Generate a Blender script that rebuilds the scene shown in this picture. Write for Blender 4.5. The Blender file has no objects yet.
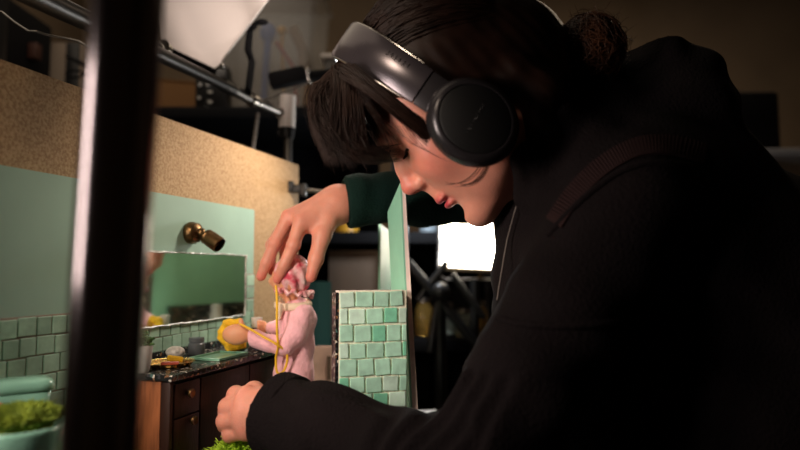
import bpy, bmesh, math, random
import numpy as np
from mathutils import Vector, Matrix
from mathutils.bvhtree import BVHTree

random.seed(11)
rng = np.random.default_rng(11)
scene = bpy.context.scene
COL = scene.collection
PI = math.pi

# ------------------------------------------------------------------ camera
CAM_H = 1.15
FPX = 600.0
PITCH = math.atan(45 / FPX)
CAM = Vector((0, 0, CAM_H))
cd = bpy.data.cameras.new('camera')
cam = bpy.data.objects.new('camera', cd)
COL.objects.link(cam)
cam.location = CAM
cam.rotation_euler = (PI / 2 + PITCH, 0, 0)
cd.sensor_width = 36
cd.lens = FPX / 800 * 36
cd.clip_start = 0.02
cd.dof.use_dof = True
cd.dof.focus_distance = 0.70
cd.dof.aperture_fstop = 2.6
scene.camera = cam
scene.view_settings.view_transform = 'Standard'
scene.view_settings.look = 'None'
scene.view_settings.gamma = 1
scene.view_settings.exposure = 0
scene.view_settings.use_curve_mapping = False


def P(px, py, y):
    """a point of the place seen at (px, py), y metres in front of the camera"""
    u = (px - 400) / FPX
    v = (225 - py) / FPX
    d = Vector((u, math.cos(PITCH) - v * math.sin(PITCH), math.sin(PITCH) + v * math.cos(PITCH)))
    return CAM + d * (y / d.y)


# the miniature set has its own frame: t along its wall, n out of the wall, h above the camera's height
SD = Vector((0.306, 0.952, 0)).normalized()
SN = Vector((0.952, -0.306, 0)).normalized()


def S(t, n, h):
    return Vector((-0.566, 0, CAM_H + h)) + SD * t + SN * n


SROT = Matrix((SD, SN, Vector((0, 0, 1)))).transposed()   # local x=t y=n z=h
TABLE = -0.28

# ------------------------------------------------------------------ materials
def mat(name, col, rough=0.6, metal=0.0, var=0.0, scale=20.0, bump=0.0, bscale=60.0, spec=0.5, sss=0.0,
        tint=False, trans=0.0, emit=None, estr=0.0, sheen=0.0, coat=0.0, stretch=None, alpha=1.0, col2=None, detail=4):
    m = bpy.data.materials.new(name)
    m.use_nodes = True
    nt = m.node_tree
    b = nt.nodes['Principled BSDF']
    L = nt.links.new
    c = (*col, 1)
    b.inputs['Base Color'].default_value = c
    b.inputs['Roughness'].default_value = rough
    b.inputs['Metallic'].default_value = metal
    b.inputs['Specular IOR Level'].default_value = spec
    b.inputs['Transmission Weight'].default_value = trans
    b.inputs['Sheen Weight'].default_value = sheen
    b.inputs['Coat Weight'].default_value = coat
    b.inputs['Alpha'].default_value = alpha
    if sss:
        b.inputs['Subsurface Weight'].default_value = sss
        b.inputs['Subsurface Radius'].default_value = (1.0, 0.35, 0.2)
        b.inputs['Subsurface Scale'].default_value = 0.006
    if emit:
        b.inputs['Emission Color'].default_value = (*emit, 1)
        b.inputs['Emission Strength'].default_value = estr
    tc = nt.nodes.new('ShaderNodeTexCoord')
    vec = tc.outputs['Object']
    if stretch:
        mp = nt.nodes.new('ShaderNodeMapping')
        mp.inputs['Scale'].default_value = stretch
        L(vec, mp.inputs['Vector'])
        vec = mp.outputs['Vector']
    src = None
    if tint:
        at = nt.nodes.new('ShaderNodeAttribute')
        at.attribute_name = 'tint'
        src = at.outputs['Color']
    if var or col2:
        nz = nt.nodes.new('ShaderNodeTexNoise')
        nz.inputs['Scale'].default_value = scale
        nz.inputs['Detail'].default_value = detail
        L(vec, nz.inputs['Vector'])
        if col2:
            rp = nt.nodes.new('ShaderNodeValToRGB')
            rp.color_ramp.elements[0].position = 0.38
            rp.color_ramp.elements[1].position = 0.62
            rp.color_ramp.elements[0].color = c
            rp.color_ramp.elements[1].color = (*col2, 1)
            L(nz.outputs['Fac'], rp.inputs['Fac'])
            src = rp.outputs['Color']
        else:
            mr = nt.nodes.new('ShaderNodeMapRange')
            mr.inputs['From Min'].default_value = 0.3
            mr.inputs['From Max'].default_value = 0.7
            mr.inputs['To Min'].default_value = 1 - var
            mr.inputs['To Max'].default_value = 1 + var
            L(nz.outputs['Fac'], mr.inputs['Value'])
            mx = nt.nodes.new('ShaderNodeVectorMath')
            mx.operation = 'SCALE'
            if src is not None:
                L(src, mx.inputs[0])
            else:
                mx.inputs[0].default_value = col
            L(mr.outputs['Result'], mx.inputs['Scale'])
            src = mx.outputs[0]
    if src is not None:
        L(src, b.inputs['Base Color'])
    if bump:
        n2 = nt.nodes.new('ShaderNodeTexNoise')
        n2.inputs['Scale'].default_value = bscale
        n2.inputs['Detail'].default_value = 5
        L(vec, n2.inputs['Vector'])
        bp = nt.nodes.new('ShaderNodeBump')
        bp.inputs['Strength'].default_value = bump
        bp.inputs['Distance'].default_value = 0.004
        L(n2.outputs['Fac'], bp.inputs['Height'])
        L(bp.outputs['Normal'], b.inputs['Normal'])
    return m


def rgb(r, g, b):
    f = lambda x: ((x / 255 + 0.055) / 1.055) ** 2.4 if x > 10 else x / 255 / 12.92
    return (f(r), f(g), f(b))


M = {}
M['room'] = mat('brown_wall_paint', (0.20, 0.145, 0.095), 0.85, var=0.12, scale=3)
M['floor'] = mat('dark_floor_boards', (0.05, 0.035, 0.025), 0.5, var=0.3, scale=6, stretch=(1, 8, 1))
M['ceil'] = mat('ceiling_paint', (0.16, 0.13, 0.10), 0.9)
M['chip'] = mat('chipboard', (0.31, 0.185, 0.085), 0.8, col2=(0.47, 0.31, 0.16), scale=300, bump=0.15, bscale=300, detail=3)
M['paint'] = mat('sage_paint', rgb(142, 174, 156), 0.6, var=0.06, scale=14, bump=0.05, bscale=90)
M['mint'] = mat('mint_paint', rgb(150, 214, 186), 0.55, var=0.05, scale=30, bump=0.08, bscale=120)
M['grout'] = mat('pinkish_grout', rgb(150, 132, 118), 0.9, var=0.12, scale=80, bump=0.3, bscale=300)
M['grout_pale'] = mat('pale_grout', rgb(238, 236, 216), 0.9, var=0.06, scale=80, bump=0.3, bscale=300)
M['tile'] = mat('sage_tile', (1, 1, 1), 0.3, tint=True, var=0.15, scale=90, bump=0.12, bscale=120)
M['foam'] = mat('foam_board_edge', rgb(246, 226, 218), 0.85, var=0.06, scale=60)
M['black_metal'] = mat('black_metal', (0.012, 0.012, 0.013), 0.38, metal=0.2)
M['black_matte'] = mat('black_matte', (0.006, 0.006, 0.007), 0.8, spec=0.12)
M['pole'] = mat('dark_polished_steel', (0.20, 0.17, 0.175), 0.17, metal=1.0)
M['steel'] = mat('steel', (0.42, 0.40, 0.38), 0.28, metal=1.0)
M['dull_steel'] = mat('dull_steel', (0.16, 0.15, 0.14), 0.38, metal=0.9)
M['white_paint'] = mat('white_enamel', (0.82, 0.76, 0.71), 0.45)
M['cloth_white'] = mat('white_diffusion_cloth', (0.80, 0.74, 0.70), 0.85, bump=0.05)
M['brass'] = mat('aged_brass', (0.13, 0.075, 0.032), 0.36, metal=0.95, var=0.3, scale=150)
M['gold'] = mat('gold_foil', (0.85, 0.55, 0.18), 0.25, metal=1.0)
M['silver'] = mat('silver_foil', (0.55, 0.53, 0.50), 0.3, metal=0.9, bump=0.7, bscale=260)
M['mirror'] = mat('mirror_foil', (0.62, 0.72, 0.66), 0.07, metal=1.0, bump=0.03, bscale=25)
M['wood'] = mat('reddish_oak', (0.32, 0.105, 0.038), 0.45, var=0.4, scale=60, stretch=(3, 3, 0.35), bump=0.15, bscale=120)
M['darkwood'] = mat('dark_walnut', (0.028, 0.010, 0.006), 0.5, spec=0.25, var=0.35, scale=60, stretch=(3, 3, 0.4), bump=0.1, bscale=120)
M['tray'] = mat('green_ceramic', rgb(124, 176, 150), 0.3, var=0.05)
M['toilet'] = mat('mint_glaze', rgb(150, 205, 180), 0.16, var=0.08, scale=30, bump=0.5, bscale=38, coat=0.6)
M['moss'] = mat('moss', (0.14, 0.21, 0.012), 0.8, col2=(0.30, 0.38, 0.03), scale=90)
M['leaf'] = mat('leaf_green', (0.05, 0.12, 0.03), 0.6, var=0.3, scale=80)
M['white_pot'] = mat('white_pot', (0.62, 0.60, 0.57), 0.4)
M['yellow'] = mat('yellow_sponge', (0.86, 0.50, 0.015), 0.75, var=0.18, scale=120, bump=0.5, bscale=180)
M['cord_yellow'] = mat('yellow_cord', (0.86, 0.50, 0.015), 0.6)
M['soap'] = mat('pink_soap', rgb(226, 150, 130), 0.4)
M['skin'] = mat('skin', (1, 1, 1), 0.42, tint=True, var=0.07, scale=55, bump=0.12, bscale=420, sss=0.25, spec=0.4)
M['doll_skin'] = mat('doll_skin', rgb(226, 160, 122), 0.5, sss=0.2)
M['robe'] = mat('pink_terry', rgb(248, 188, 198), 0.9, var=0.06, scale=120, bump=0.35, bscale=260, sheen=0.3)
M['robe_in'] = mat('robe_lining', rgb(196, 120, 140), 0.9, bump=0.3, bscale=260)
M['collar'] = mat('cream_collar', rgb(238, 214, 190), 0.9, bump=0.4, bscale=260)
M['cap'] = mat('pink_print_plastic', rgb(214, 84, 104), 0.22, col2=rgb(240, 206, 206), scale=62, bump=0.6, bscale=120)
M['hair'] = mat('dark_brown_hair', (0.0125, 0.0050, 0.0030), 0.46, spec=0.16, var=0.4, scale=40)
M['hair_lit'] = mat('lit_bun_hair', (0.075, 0.028, 0.012), 0.45, spec=0.35, var=0.4, scale=40)  # bun's backlit tone put into the hair colour
M['hoodie'] = mat('black_fleece', (0.0070, 0.0047, 0.0052), 0.95, spec=0.12, var=0.2, scale=18, bump=0.5, bscale=320)
M['green_knit'] = mat('dark_green_knit', (0.0035, 0.017, 0.0135), 0.9, spec=0.15, bump=0.5, bscale=330)
M['denim'] = mat('black_denim', (0.012, 0.012, 0.015), 0.85, spec=0.2)
M['phones'] = mat('satin_black_plastic', (0.030, 0.027, 0.030), 0.27, metal=0.5, spec=0.5)
M['phones_matte'] = mat('cup_plate_black', (0.005, 0.005, 0.0052), 0.55, spec=0.25)
M['cushion'] = mat('cushion_leatherette', (0.010, 0.009, 0.009), 0.55)
M['lettering'] = mat('grey_lettering', (0.016, 0.015, 0.0145), 0.5)
M['led'] = mat('led_diffuser', (0.9, 0.9, 0.85), 0.5, emit=(1.0, 0.87, 0.68), estr=16.0)
M['phones_band'] = mat('satin_grey_band', (0.055, 0.047, 0.054), 0.24, metal=0.6)
M['dark_tube'] = mat('dark_anodised_tube', (0.05, 0.048, 0.046), 0.4, metal=0.8)
M['teal'] = mat('teal_board', (0.014, 0.095, 0.10), 0.7)
M['brownbox'] = mat('brown_card', (0.16, 0.108, 0.075), 0.8)
M['ochre'] = mat('ochre_card', (0.21, 0.095, 0.025), 0.8)
M['paper'] = mat('paper', (0.85, 0.84, 0.88), 0.8)
M['pinkpaper'] = mat('pinkish_paper', rgb(214, 178, 160), 0.8, var=0.1, scale=60)
M['tub'] = mat('cloudy_plastic', (0.34, 0.33, 0.31), 0.4, alpha=0.30)
M['greybin'] = mat('grey_plastic', (0.12, 0.115, 0.105), 0.6)
M['blue'] = mat('blue_plastic', (0.06, 0.13, 0.42), 0.4)
M['orange'] = mat('orange_plastic', (0.70, 0.36, 0.03), 0.4)
M['red'] = mat('red_plastic', (0.45, 0.08, 0.07), 0.4)
M['tan'] = mat('tan_card', (0.36, 0.24, 0.14), 0.7)
M['tabletop'] = mat('grey_white_melamine', (0.45, 0.44, 0.46), 0.5)
M['table_wood'] = mat('plywood', (0.26, 0.17, 0.10), 0.7, var=0.15, scale=20, stretch=(1, 8, 1))
M['burgundy'] = mat('burgundy_glass', (0.06, 0.006, 0.012), 0.15, coat=0.5)
M['glass'] = mat('bottle_glass', (0.75, 0.82, 0.72), 0.08, trans=0.85)
M['glass_amber'] = mat('amber_glass', (0.7, 0.45, 0.12), 0.08, trans=0.8)
M['eye'] = mat('eye_white', (0.55, 0.48, 0.45), 0.2)


def terrazzo():
    m = bpy.data.materials.new('black_terrazzo')
    m.use_nodes = True
    nt = m.node_tree
    b = nt.nodes['Principled BSDF']
    tc = nt.nodes.new('ShaderNodeTexCoord')
    vo = nt.nodes.new('ShaderNodeTexVoronoi')
    vo.inputs['Scale'].default_value = 300
    nt.links.new(tc.outputs['Object'], vo.inputs['Vector'])
    rp = nt.nodes.new('ShaderNodeValToRGB')
    rp.color_ramp.interpolation = 'CONSTANT'
    e = rp.color_ramp.elements
    e[0].color = (0.012, 0.012, 0.013, 1)
    e[1].position = 0.60
    e[1].color = (0.035, 0.035, 0.04, 1)
    for p, c in ((0.74, (0.55, 0.50, 0.44, 1)), (0.82, (0.02, 0.02, 0.02, 1)), (0.90, (0.20, 0.10, 0.05, 1)), (0.95, (0.06, 0.12, 0.11, 1))):
        n = e.new(p)
        n.color = c
    sp = nt.nodes.new('ShaderNodeSeparateColor')
    nt.links.new(vo.outputs['Color'], sp.inputs['Color'])
    nt.links.new(sp.outputs['Red'], rp.inputs['Fac'])
    nt.links.new(rp.outputs['Color'], b.inputs['Base Color'])
    b.inputs['Roughness'].default_value = 0.22
    return m


M['terrazzo'] = terrazzo()


# ------------------------------------------------------------------ mesh builder
class MB:
    def __init__(s):
        s.v = []
        s.f = []
        s.c = []

    def addbm(s, bm, col=None):
        o = len(s.v)
        bm.verts.index_update()
        s.v += [tuple(v.co) for v in bm.verts]
        for f in bm.faces:
            s.f.append([o + v.index for v in f.verts])
            s.c.append(col)
        bm.free()
        return s

    def box(s, c, size, rot=None, bev=0.0, col=None, seg=2):
        bm = bmesh.new()
        bmesh.ops.create_cube(bm, size=1)
        bmesh.ops.scale(bm, vec=Vector(size), verts=bm.verts)
        if bev:
            bmesh.ops.bevel(bm, geom=bm.edges[:], offset=bev, segments=seg, affect='EDGES', profile=0.5)
        if rot is not None:
            bmesh.ops.rotate(bm, cent=(0, 0, 0), matrix=rot, verts=bm.verts)
        bmesh.ops.translate(bm, vec=Vector(c), verts=bm.verts)
        return s.addbm(bm, col)

    def sbox(s, t0, t1, n0, n1, h0, h1, bev=0.0, col=None):
        """a box in the miniature set's own frame"""
        c = S((t0 + t1) / 2, (n0 + n1) / 2, (h0 + h1) / 2)
        return s.box(c, (abs(t1 - t0), abs(n1 - n0), abs(h1 - h0)), SROT, bev, col)

    def tube(s, pts, r, seg=12, caps=True, flat=None, col=None):
        pts = [Vector(p) for p in pts]
        n = len(pts)
        rr = r if isinstance(r, (list, tuple)) else [r] * n
        tan = []
        for i in range(n):
            a = pts[max(i - 1, 0)]
            b = pts[min(i + 1, n - 1)]
            d = (b - a)
            tan.append(d.normalized() if d.length > 1e-9 else Vector((0, 0, 1)))
        up = Vector((0, 0, 1)) if abs(tan[0].z) < 0.9 else Vector((1, 0, 0))
        nx = tan[0].cross(up).normalized()
        o = len(s.v)
        for i in range(n):
            nx = (nx - tan[i] * nx.dot(tan[i]))
            nx = nx.normalized() if nx.length > 1e-9 else tan[i].orthogonal().normalized()
            ny = tan[i].cross(nx)
            for k in range(seg):
                a = 2 * PI * k / seg
                fl = flat if flat else 1.0
                s.v.append(tuple(pts[i] + (nx * math.cos(a) + ny * math.sin(a) * fl) * rr[i]))
        for i in range(n - 1):
            for k in range(seg):
                k2 = (k + 1) % seg
                s.f.append([o + i * seg + k, o + i * seg + k2, o + (i + 1) * seg + k2, o + (i + 1) * seg + k])
                s.c.append(col)
        if caps:
            s.f.append([o + k for k in reversed(range(seg))])
            s.f.append([o + (n - 1) * seg + k for k in range(seg)])
            s.c += [col, col]
        return s

    def lathe(s, base, axis, prof, seg=24, scale2=1.0, side=None, col=None):
        base = Vector(base)
        ax = Vector(axis).normalized()
        nx = Vector(side).normalized() if side else ax.orthogonal().normalized()
        ny = ax.cross(nx)
        o = len(s.v)
        for r, h in prof:
            for k in range(seg):
                a = 2 * PI * k / seg
                s.v.append(tuple(base + ax * h + nx * (r * math.cos(a)) + ny * (r * scale2 * math.sin(a))))
        n = len(prof)
        for i in range(n - 1):
            for k in range(seg):
                k2 = (k + 1) % seg
                s.f.append([o + i * seg + k, o + i * seg + k2, o + (i + 1) * seg + k2, o + (i + 1) * seg + k])
                s.c.append(col)
        s.f.append([o + k for k in reversed(range(seg))])
        s.f.append([o + (n - 1) * seg + k for k in range(seg)])
        s.c += [col, col]
        return s

    def prism(s, poly, off, col=None):
        """polygon extruded by a vector"""
        o = len(s.v)
        n = len(poly)
        off = Vector(off)
        s.v += [tuple(Vector(p)) for p in poly] + [tuple(Vector(p) + off) for p in poly]
        s.f.append([o + i for i in reversed(range(n))])
        s.f.append([o + n + i for i in range(n)])
        s.c += [col, col]
        for i in range(n):
            j = (i + 1) % n
            s.f.append([o + i, o + j, o + n + j, o + n + i])
            s.c.append(col)
        return s

    def ball(s, c, r, scale=(1, 1, 1), rot=None, seg=16, col=None):
        bm = bmesh.new()
        bmesh.ops.create_uvsphere(bm, u_segments=seg, v_segments=max(6, seg * 2 // 3), radius=r)
        bmesh.ops.scale(bm, vec=Vector(scale), verts=bm.verts)
        if rot is not None:
            bmesh.ops.rotate(bm, cent=(0, 0, 0), matrix=rot, verts=bm.verts)
        bmesh.ops.translate(bm, vec=Vector(c), verts=bm.verts)
        return s.addbm(bm, col)


def finish(name, me, m, parent, smooth, fix=True):
    if fix:
        bm = bmesh.new()
        bm.from_mesh(me)
        bmesh.ops.recalc_face_normals(bm, faces=bm.faces[:])
        bm.to_mesh(me)
        bm.free()
    if parent is None:
        co = np.empty(len(me.vertices) * 3, dtype=np.float32)
        me.vertices.foreach_get('co', co)
        co = co.reshape(-1, 3)
        lo, hi = co.min(0), co.max(0)
        base = Vector((float(lo[0] + hi[0]) / 2, float(lo[1] + hi[1]) / 2, float(lo[2])))
        shift, loc = base, base
    else:
        w = Vector((0, 0, 0))
        p = parent
        while p:
            w = w + p.location
            p = p.parent
        shift, loc = w, Vector((0, 0, 0))
    me.transform(Matrix.Translation(-shift))
    me.materials.append(m)
    if smooth:
        me.polygons.foreach_set('use_smooth', [True] * len(me.polygons))
        if smooth != 'all':
            try:
                me.set_sharp_from_angle(angle=math.radians(38))
            except Exception:
                pass
    o = bpy.data.objects.new(name, me)
    COL.objects.link(o)
    if parent is not None:
        o.parent = parent
    o.location = loc
    return o


def obj(name, mb, m, parent=None, smooth=True):
    me = bpy.data.meshes.new(name)
    me.from_pydata(mb.v, [], mb.f)
    if any(c is not None for c in mb.c):
        at = me.color_attributes.new('tint', 'FLOAT_COLOR', 'CORNER')
        buf = []
        for f, c in zip(mb.f, mb.c):
            buf += list((*(c or (0.5, 0.5, 0.5)), 1)) * len(f)
        at.data.foreach_set('color', buf)
    return finish(name, me, m, parent, smooth)


def thing(name, loc, label, cat, group=None):
    o = bpy.data.objects.new(name, None)
    o.empty_display_size = 0.02
    COL.objects.link(o)
    o.location = loc
    return tag(o, label, cat, group)


def tag(o, label=None, cat=None, group=None, kind=None):
    if label: o['label'] = label
    if cat: o['category'] = cat
    if group: o['group'] = group
    if kind: o['kind'] = kind
    return o


# ------------------------------------------------------------------ distance fields -> one continuous skin
class Field:
    def __init__(s, xs, ys, zs):
        s.ax = [np.asarray(a, dtype=np.float32) for a in (xs, ys, zs)]
        s.g = np.full([len(a) for a in s.ax], 0.5, dtype=np.float32)

    def blk(s, lo, hi):
        sl = []
        for a, l, h in zip(s.ax, lo, hi):
            i = max(int(np.searchsorted(a, l)) - 1, 0)
            j = min(int(np.searchsorted(a, h)) + 1, len(a))
            if j <= i: return None
            sl.append(slice(i, j))
        X, Y, Z = (s.ax[0][sl[0]][:, None, None], s.ax[1][sl[1]][None, :, None], s.ax[2][sl[2]][None, None, :])
        return tuple(sl), X, Y, Z

    def put(s, lo, hi, fn, k=0.006, op='u'):
        mg = max(0.014, 1.2 * k)
        b = s.blk([a - mg for a in lo], [a + mg for a in hi])
        if b is None: return
        sl, X, Y, Z = b
        d = fn(X, Y, Z)
        g = s.g[sl]
        if op == 'u':
            h = np.maximum(k - np.abs(g - d), 0) / k
            s.g[sl] = np.minimum(g, d) - h * h * k * 0.25
        else:
            d = -d
            h = np.maximum(k - np.abs(g - d), 0) / k
            s.g[sl] = np.maximum(g, d) + h * h * k * 0.25

    def cone(s, a, b, ra, rb, k=0.006, op='u'):
        a = np.array(a, dtype=np.float32)
        b = np.array(b, dtype=np.float32)
        m = max(ra, rb)
        ba = b - a
        q = float(ba @ ba) + 1e-12

        def fn(X, Y, Z):
            px, py, pz = X - a[0], Y - a[1], Z - a[2]
            h = np.clip((px * ba[0] + py * ba[1] + pz * ba[2]) / q, 0, 1)
            return np.sqrt((px - h * ba[0]) ** 2 + (py - h * ba[1]) ** 2 + (pz - h * ba[2]) ** 2) - (ra + (rb - ra) * h)
        s.put(np.minimum(a, b) - m, np.maximum(a, b) + m, fn, k, op)

    def chain(s, pts, k=0.006):
        for (a, ra), (b, rb) in zip(pts[:-1], pts[1:]):
            s.cone(a, b, ra, rb, k)

    def ell(s, c, r, R=None, k=0.006, op='u'):
        c = np.array(c, dtype=np.float32)
        R = np.array(R if R is not None else np.eye(3), dtype=np.float32)   # columns are the axes
        m = max(r)

        def fn(X, Y, Z):
            px, py, pz = X - c[0], Y - c[1], Z - c[2]
            q = [R[0, i] * px + R[1, i] * py + R[2, i] * pz for i in range(3)]
            k0 = np.sqrt((q[0] / r[0]) ** 2 + (q[1] / r[1]) ** 2 + (q[2] / r[2]) ** 2)
            k1 = np.sqrt((q[0] / r[0] ** 2) ** 2 + (q[1] / r[1] ** 2) ** 2 + (q[2] / r[2] ** 2) ** 2) + 1e-9
            return k0 * (k0 - 1) / k1
        s.put(c - m, c + m, fn, k, op)

    def wrinkle(s, fn, lo, hi):
        b = s.blk(lo, hi)
        if b is None: return
        sl, X, Y, Z = b
        s.g[sl] += fn(X, Y, Z).astype(np.float32)

    def mesh(s, name):
        g = s.g
        ins = g < 0
        nx, ny, nz = g.shape
        c = [ins[i:nx - 1 + i, j:ny - 1 + j, k:nz - 1 + k] for i in (0, 1) for j in (0, 1) for k in (0, 1)]
        al = c[0].copy()
        an = c[0].copy()
        for q in c[1:]:
            al &= q
            an |= q
        act = an & ~al
        ci, cj, ck = np.nonzero(act)
        flat = (ci.astype(np.int64) * (ny - 1) + cj) * (nz - 1) + ck
        acc = np.zeros((len(ci), 3), dtype=np.float64)
        cnt = np.zeros(len(ci))
        corner = [(i, j, k) for i in (0, 1) for j in (0, 1) for k in (0, 1)]
        for a in corner:
            for axis in range(3):
                if a[axis]: continue
                b = list(a)
                b[axis] = 1
                ga = g[ci + a[0], cj + a[1], ck + a[2]]
                gb = g[ci + b[0], cj + b[1], ck + b[2]]
                m = (ga < 0) != (gb < 0)
                t = np.where(m, ga / np.where(m, ga - gb, 1), 0)
                pa = np.stack([s.ax[0][ci + a[0]], s.ax[1][cj + a[1]], s.ax[2][ck + a[2]]], 1)
                pb = np.stack([s.ax[0][ci + b[0]], s.ax[1][cj + b[1]], s.ax[2][ck + b[2]]], 1)
                p = pa + (pb - pa) * t[:, None]
                acc += p * m[:, None]
                cnt += m
        v = acc / np.maximum(cnt, 1)[:, None]
        quads = []

        def vid(i, j, k):
            f = (i.astype(np.int64) * (ny - 1) + j) * (nz - 1) + k
            r = np.searchsorted(flat, f)
            return r
        for axis in range(3):
            A = [slice(1, -1)] * 3
            B = [slice(1, -1)] * 3
            A[axis] = slice(0, -1)
            B[axis] = slice(1, None)
            a = ins[tuple(A)]
            b = ins[tuple(B)]
            d = a != b
            e = list(np.nonzero(d))
            off = [1, 1, 1]
            off[axis] = 0
            e = [e[q] + off[q] for q in range(3)]
            flip = ~a[d]
            u = (axis + 1) % 3
            w = (axis + 2) % 3
            ids = []
            for du, dw in ((-1, -1), (0, -1), (0, 0), (-1, 0)):
                q = [e[0].copy(), e[1].copy(), e[2].copy()]
                q[u] = q[u] + du
                q[w] = q[w] + dw
                ids.append(vid(*q))
            Q = np.stack(ids, 1)
            Q[flip] = Q[flip][:, ::-1]
            quads.append(Q)
        Q = np.concatenate(quads)
        me = bpy.data.meshes.new(name)
        me.vertices.add(len(v))
        me.vertices.foreach_set('co', v.astype(np.float32).ravel())
        me.loops.add(len(Q) * 4)
        me.loops.foreach_set('vertex_index', Q.astype(np.int32).ravel())
        me.polygons.add(len(Q))
        me.polygons.foreach_set('loop_start', np.arange(0, len(Q) * 4, 4, dtype=np.int32))
        me.update(calc_edges=True)
        return me, v, Q


def grid(*segs):
    """an axis whose step changes: (from, to, step), ..."""
    out = []
    for a, b, st in segs:
        out += list(np.arange(a, b - st * 0.3, st))
    out.append(segs[-1][1])
    return out


def A(v):
    return np.array(v[:], dtype=np.float32)


# ================================================================== the room
def struct(name, mb, m):
    return tag(obj(name, mb, m, smooth=False), kind='structure')


struct('floor', MB().box((0.4, 1.0, -0.05), (5.2, 6.4, 0.1)), M['floor'])
struct('ceiling', MB().box((0.4, 1.0, 3.25), (5.2, 6.4, 0.1)), M['ceil'])
struct('wall_back', MB().box((0.4, 3.55, 1.6), (5.2, 0.1, 3.2)), M['room'])
struct('wall_front', MB().box((0.4, -1.95, 1.6), (5.2, 0.1, 3.2)), M['room'])
struct('wall_left', MB().box((-1.95, 0.8, 1.6), (0.1, 5.4, 3.2)), M['room'])
struct('wall_right', MB().box((2.95, 0.8, 1.6), (0.1, 5.4, 3.2)), M['room'])

# ================================================================== the work table
TT = CAM_H + TABLE
t = thing('work_table', (-0.4, 0.79, 0), 'sturdy work table with a pale top carrying the miniature bathroom set', 'table')
obj('table_top', MB().box((-0.42, 0.795, TT - 0.015), (1.02, 0.82, 0.03), bev=0.003), M['tabletop'], t)
for x in (-0.88, 0.04):
    for y in (0.43, 1.17):
        obj('leg', MB().box((x, y, (TT - 0.03) / 2), (0.05, 0.05, TT - 0.03), bev=0.004), M['table_wood'], t)
for y in (0.43, 1.17):
    obj('apron', MB().box((-0.42, y, TT - 0.07), (0.87, 0.02, 0.08)), M['table_wood'], t)
ps = MB().box((0.015, 1.135, TT + 0.0015), (0.13, 0.15, 0.003), Matrix.Rotation(0.12, 3, 'Z'))
tag(obj('paper_sheet', ps, M['paper'], smooth=False), 'white paper sheet lying on the table beyond the tiled wall piece', 'paper')

# ================================================================== chipboard and the painted wall
cb = MB().sbox(0.57, 1.232, -0.030, -0.012, TABLE, 0.207)
tag(obj('chipboard_panel', cb, M['chip'], smooth=False), 'tall tan chipboard sheet standing behind the sage green miniature wall', 'board')

w = thing('painted_set_flat', S(0.72, -0.006, TABLE), 'sage green miniature bathroom wall with a tiled lower half', 'set wall')
obj('painted_board', MB().sbox(0.572, 1.052, -0.0118, 0.0, TABLE, 0.1005), M['paint'], w, smooth=False)
TILE = 0.0182
g0 = MB().sbox(0.573, 1.050, 0.0001, 0.0034, TABLE, -0.046).sbox(1.022, 1.050, 0.0001, 0.0034, -0.0459, -0.006)
obj('grout_bed', g0, M['grout'], w, smooth=False)
tm = MB()


def tilecol(base, spread):
    k = random.uniform(-spread, spread)
    j = random.uniform(-spread, spread) * 0.35
    return tuple(max(0.01, c * (1 + k) + d) for c, d in zip(base, (j * 0.05, 0, j * 0.04)))


sage = rgb(150, 182, 160)
for r in range(9):
    h1 = -0.0475 - r * (TILE + 0.0014)
    off = random.uniform(0, TILE)
    tt = 0.572 - off
    while tt < 1.05:
        wd = TILE * random.uniform(0.9, 1.08)
        a, b = max(tt, 0.5735), min(tt + wd, 1.0495)
        if b - a > 0.004:
            dz = random.uniform(-0.0006, 0.0006)
            tm.sbox(a, b, 0.0020, 0.0046 + random.uniform(0, 0.0006), h1 - TILE + dz, h1 + dz, bev=0.0007, col=tilecol(sage, 0.22))
        tt += wd + 0.0016
for r in range(2):
    tm.sbox(1.026, 1.048, 0.0020, 0.0048, -0.0455 + r * 0.0195, -0.0455 + r * 0.0195 + 0.018, bev=0.0007, col=tilecol(sage, 0.2))
obj('tiling', tm, M['tile'], w, smooth=False)

# ------------------------------------------------------------------ mirror
mt0, mt1, mh0, mh1 = 0.765, 1.018, -0.072, 0.0235
mr = thing('mirror', S((mt0 + mt1) / 2, 0.006, mh0), 'rectangular miniature mirror in a crinkled silver frame on the green wall', 'mirror')
obj('mirror_plate', MB().sbox(mt0, mt1, 0.0056, 0.0066, mh0, mh1), M['mirror'], mr, smooth=False)
fr = MB()


def wob(p, q, n=26, amp=0.0007):
    p, q = Vector(p), Vector(q)
    return [p.lerp(q, i / n) + Vector((random.uniform(-amp, amp), random.uniform(-amp, amp), random.uniform(-amp, amp))) for i in range(n + 1)]


cn = [S(mt0, .0072, mh0), S(mt1, .0072, mh0), S(mt1, .0072, mh1), S(mt0, .0072, mh1)]
for i in range(4):
    fr.tube(wob(cn[i], cn[(i + 1) % 4]), [random.uniform(0.0009, 0.0016) for _ in range(27)], seg=7)
obj('mirror_frame', fr, M['silver'], mr)

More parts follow.
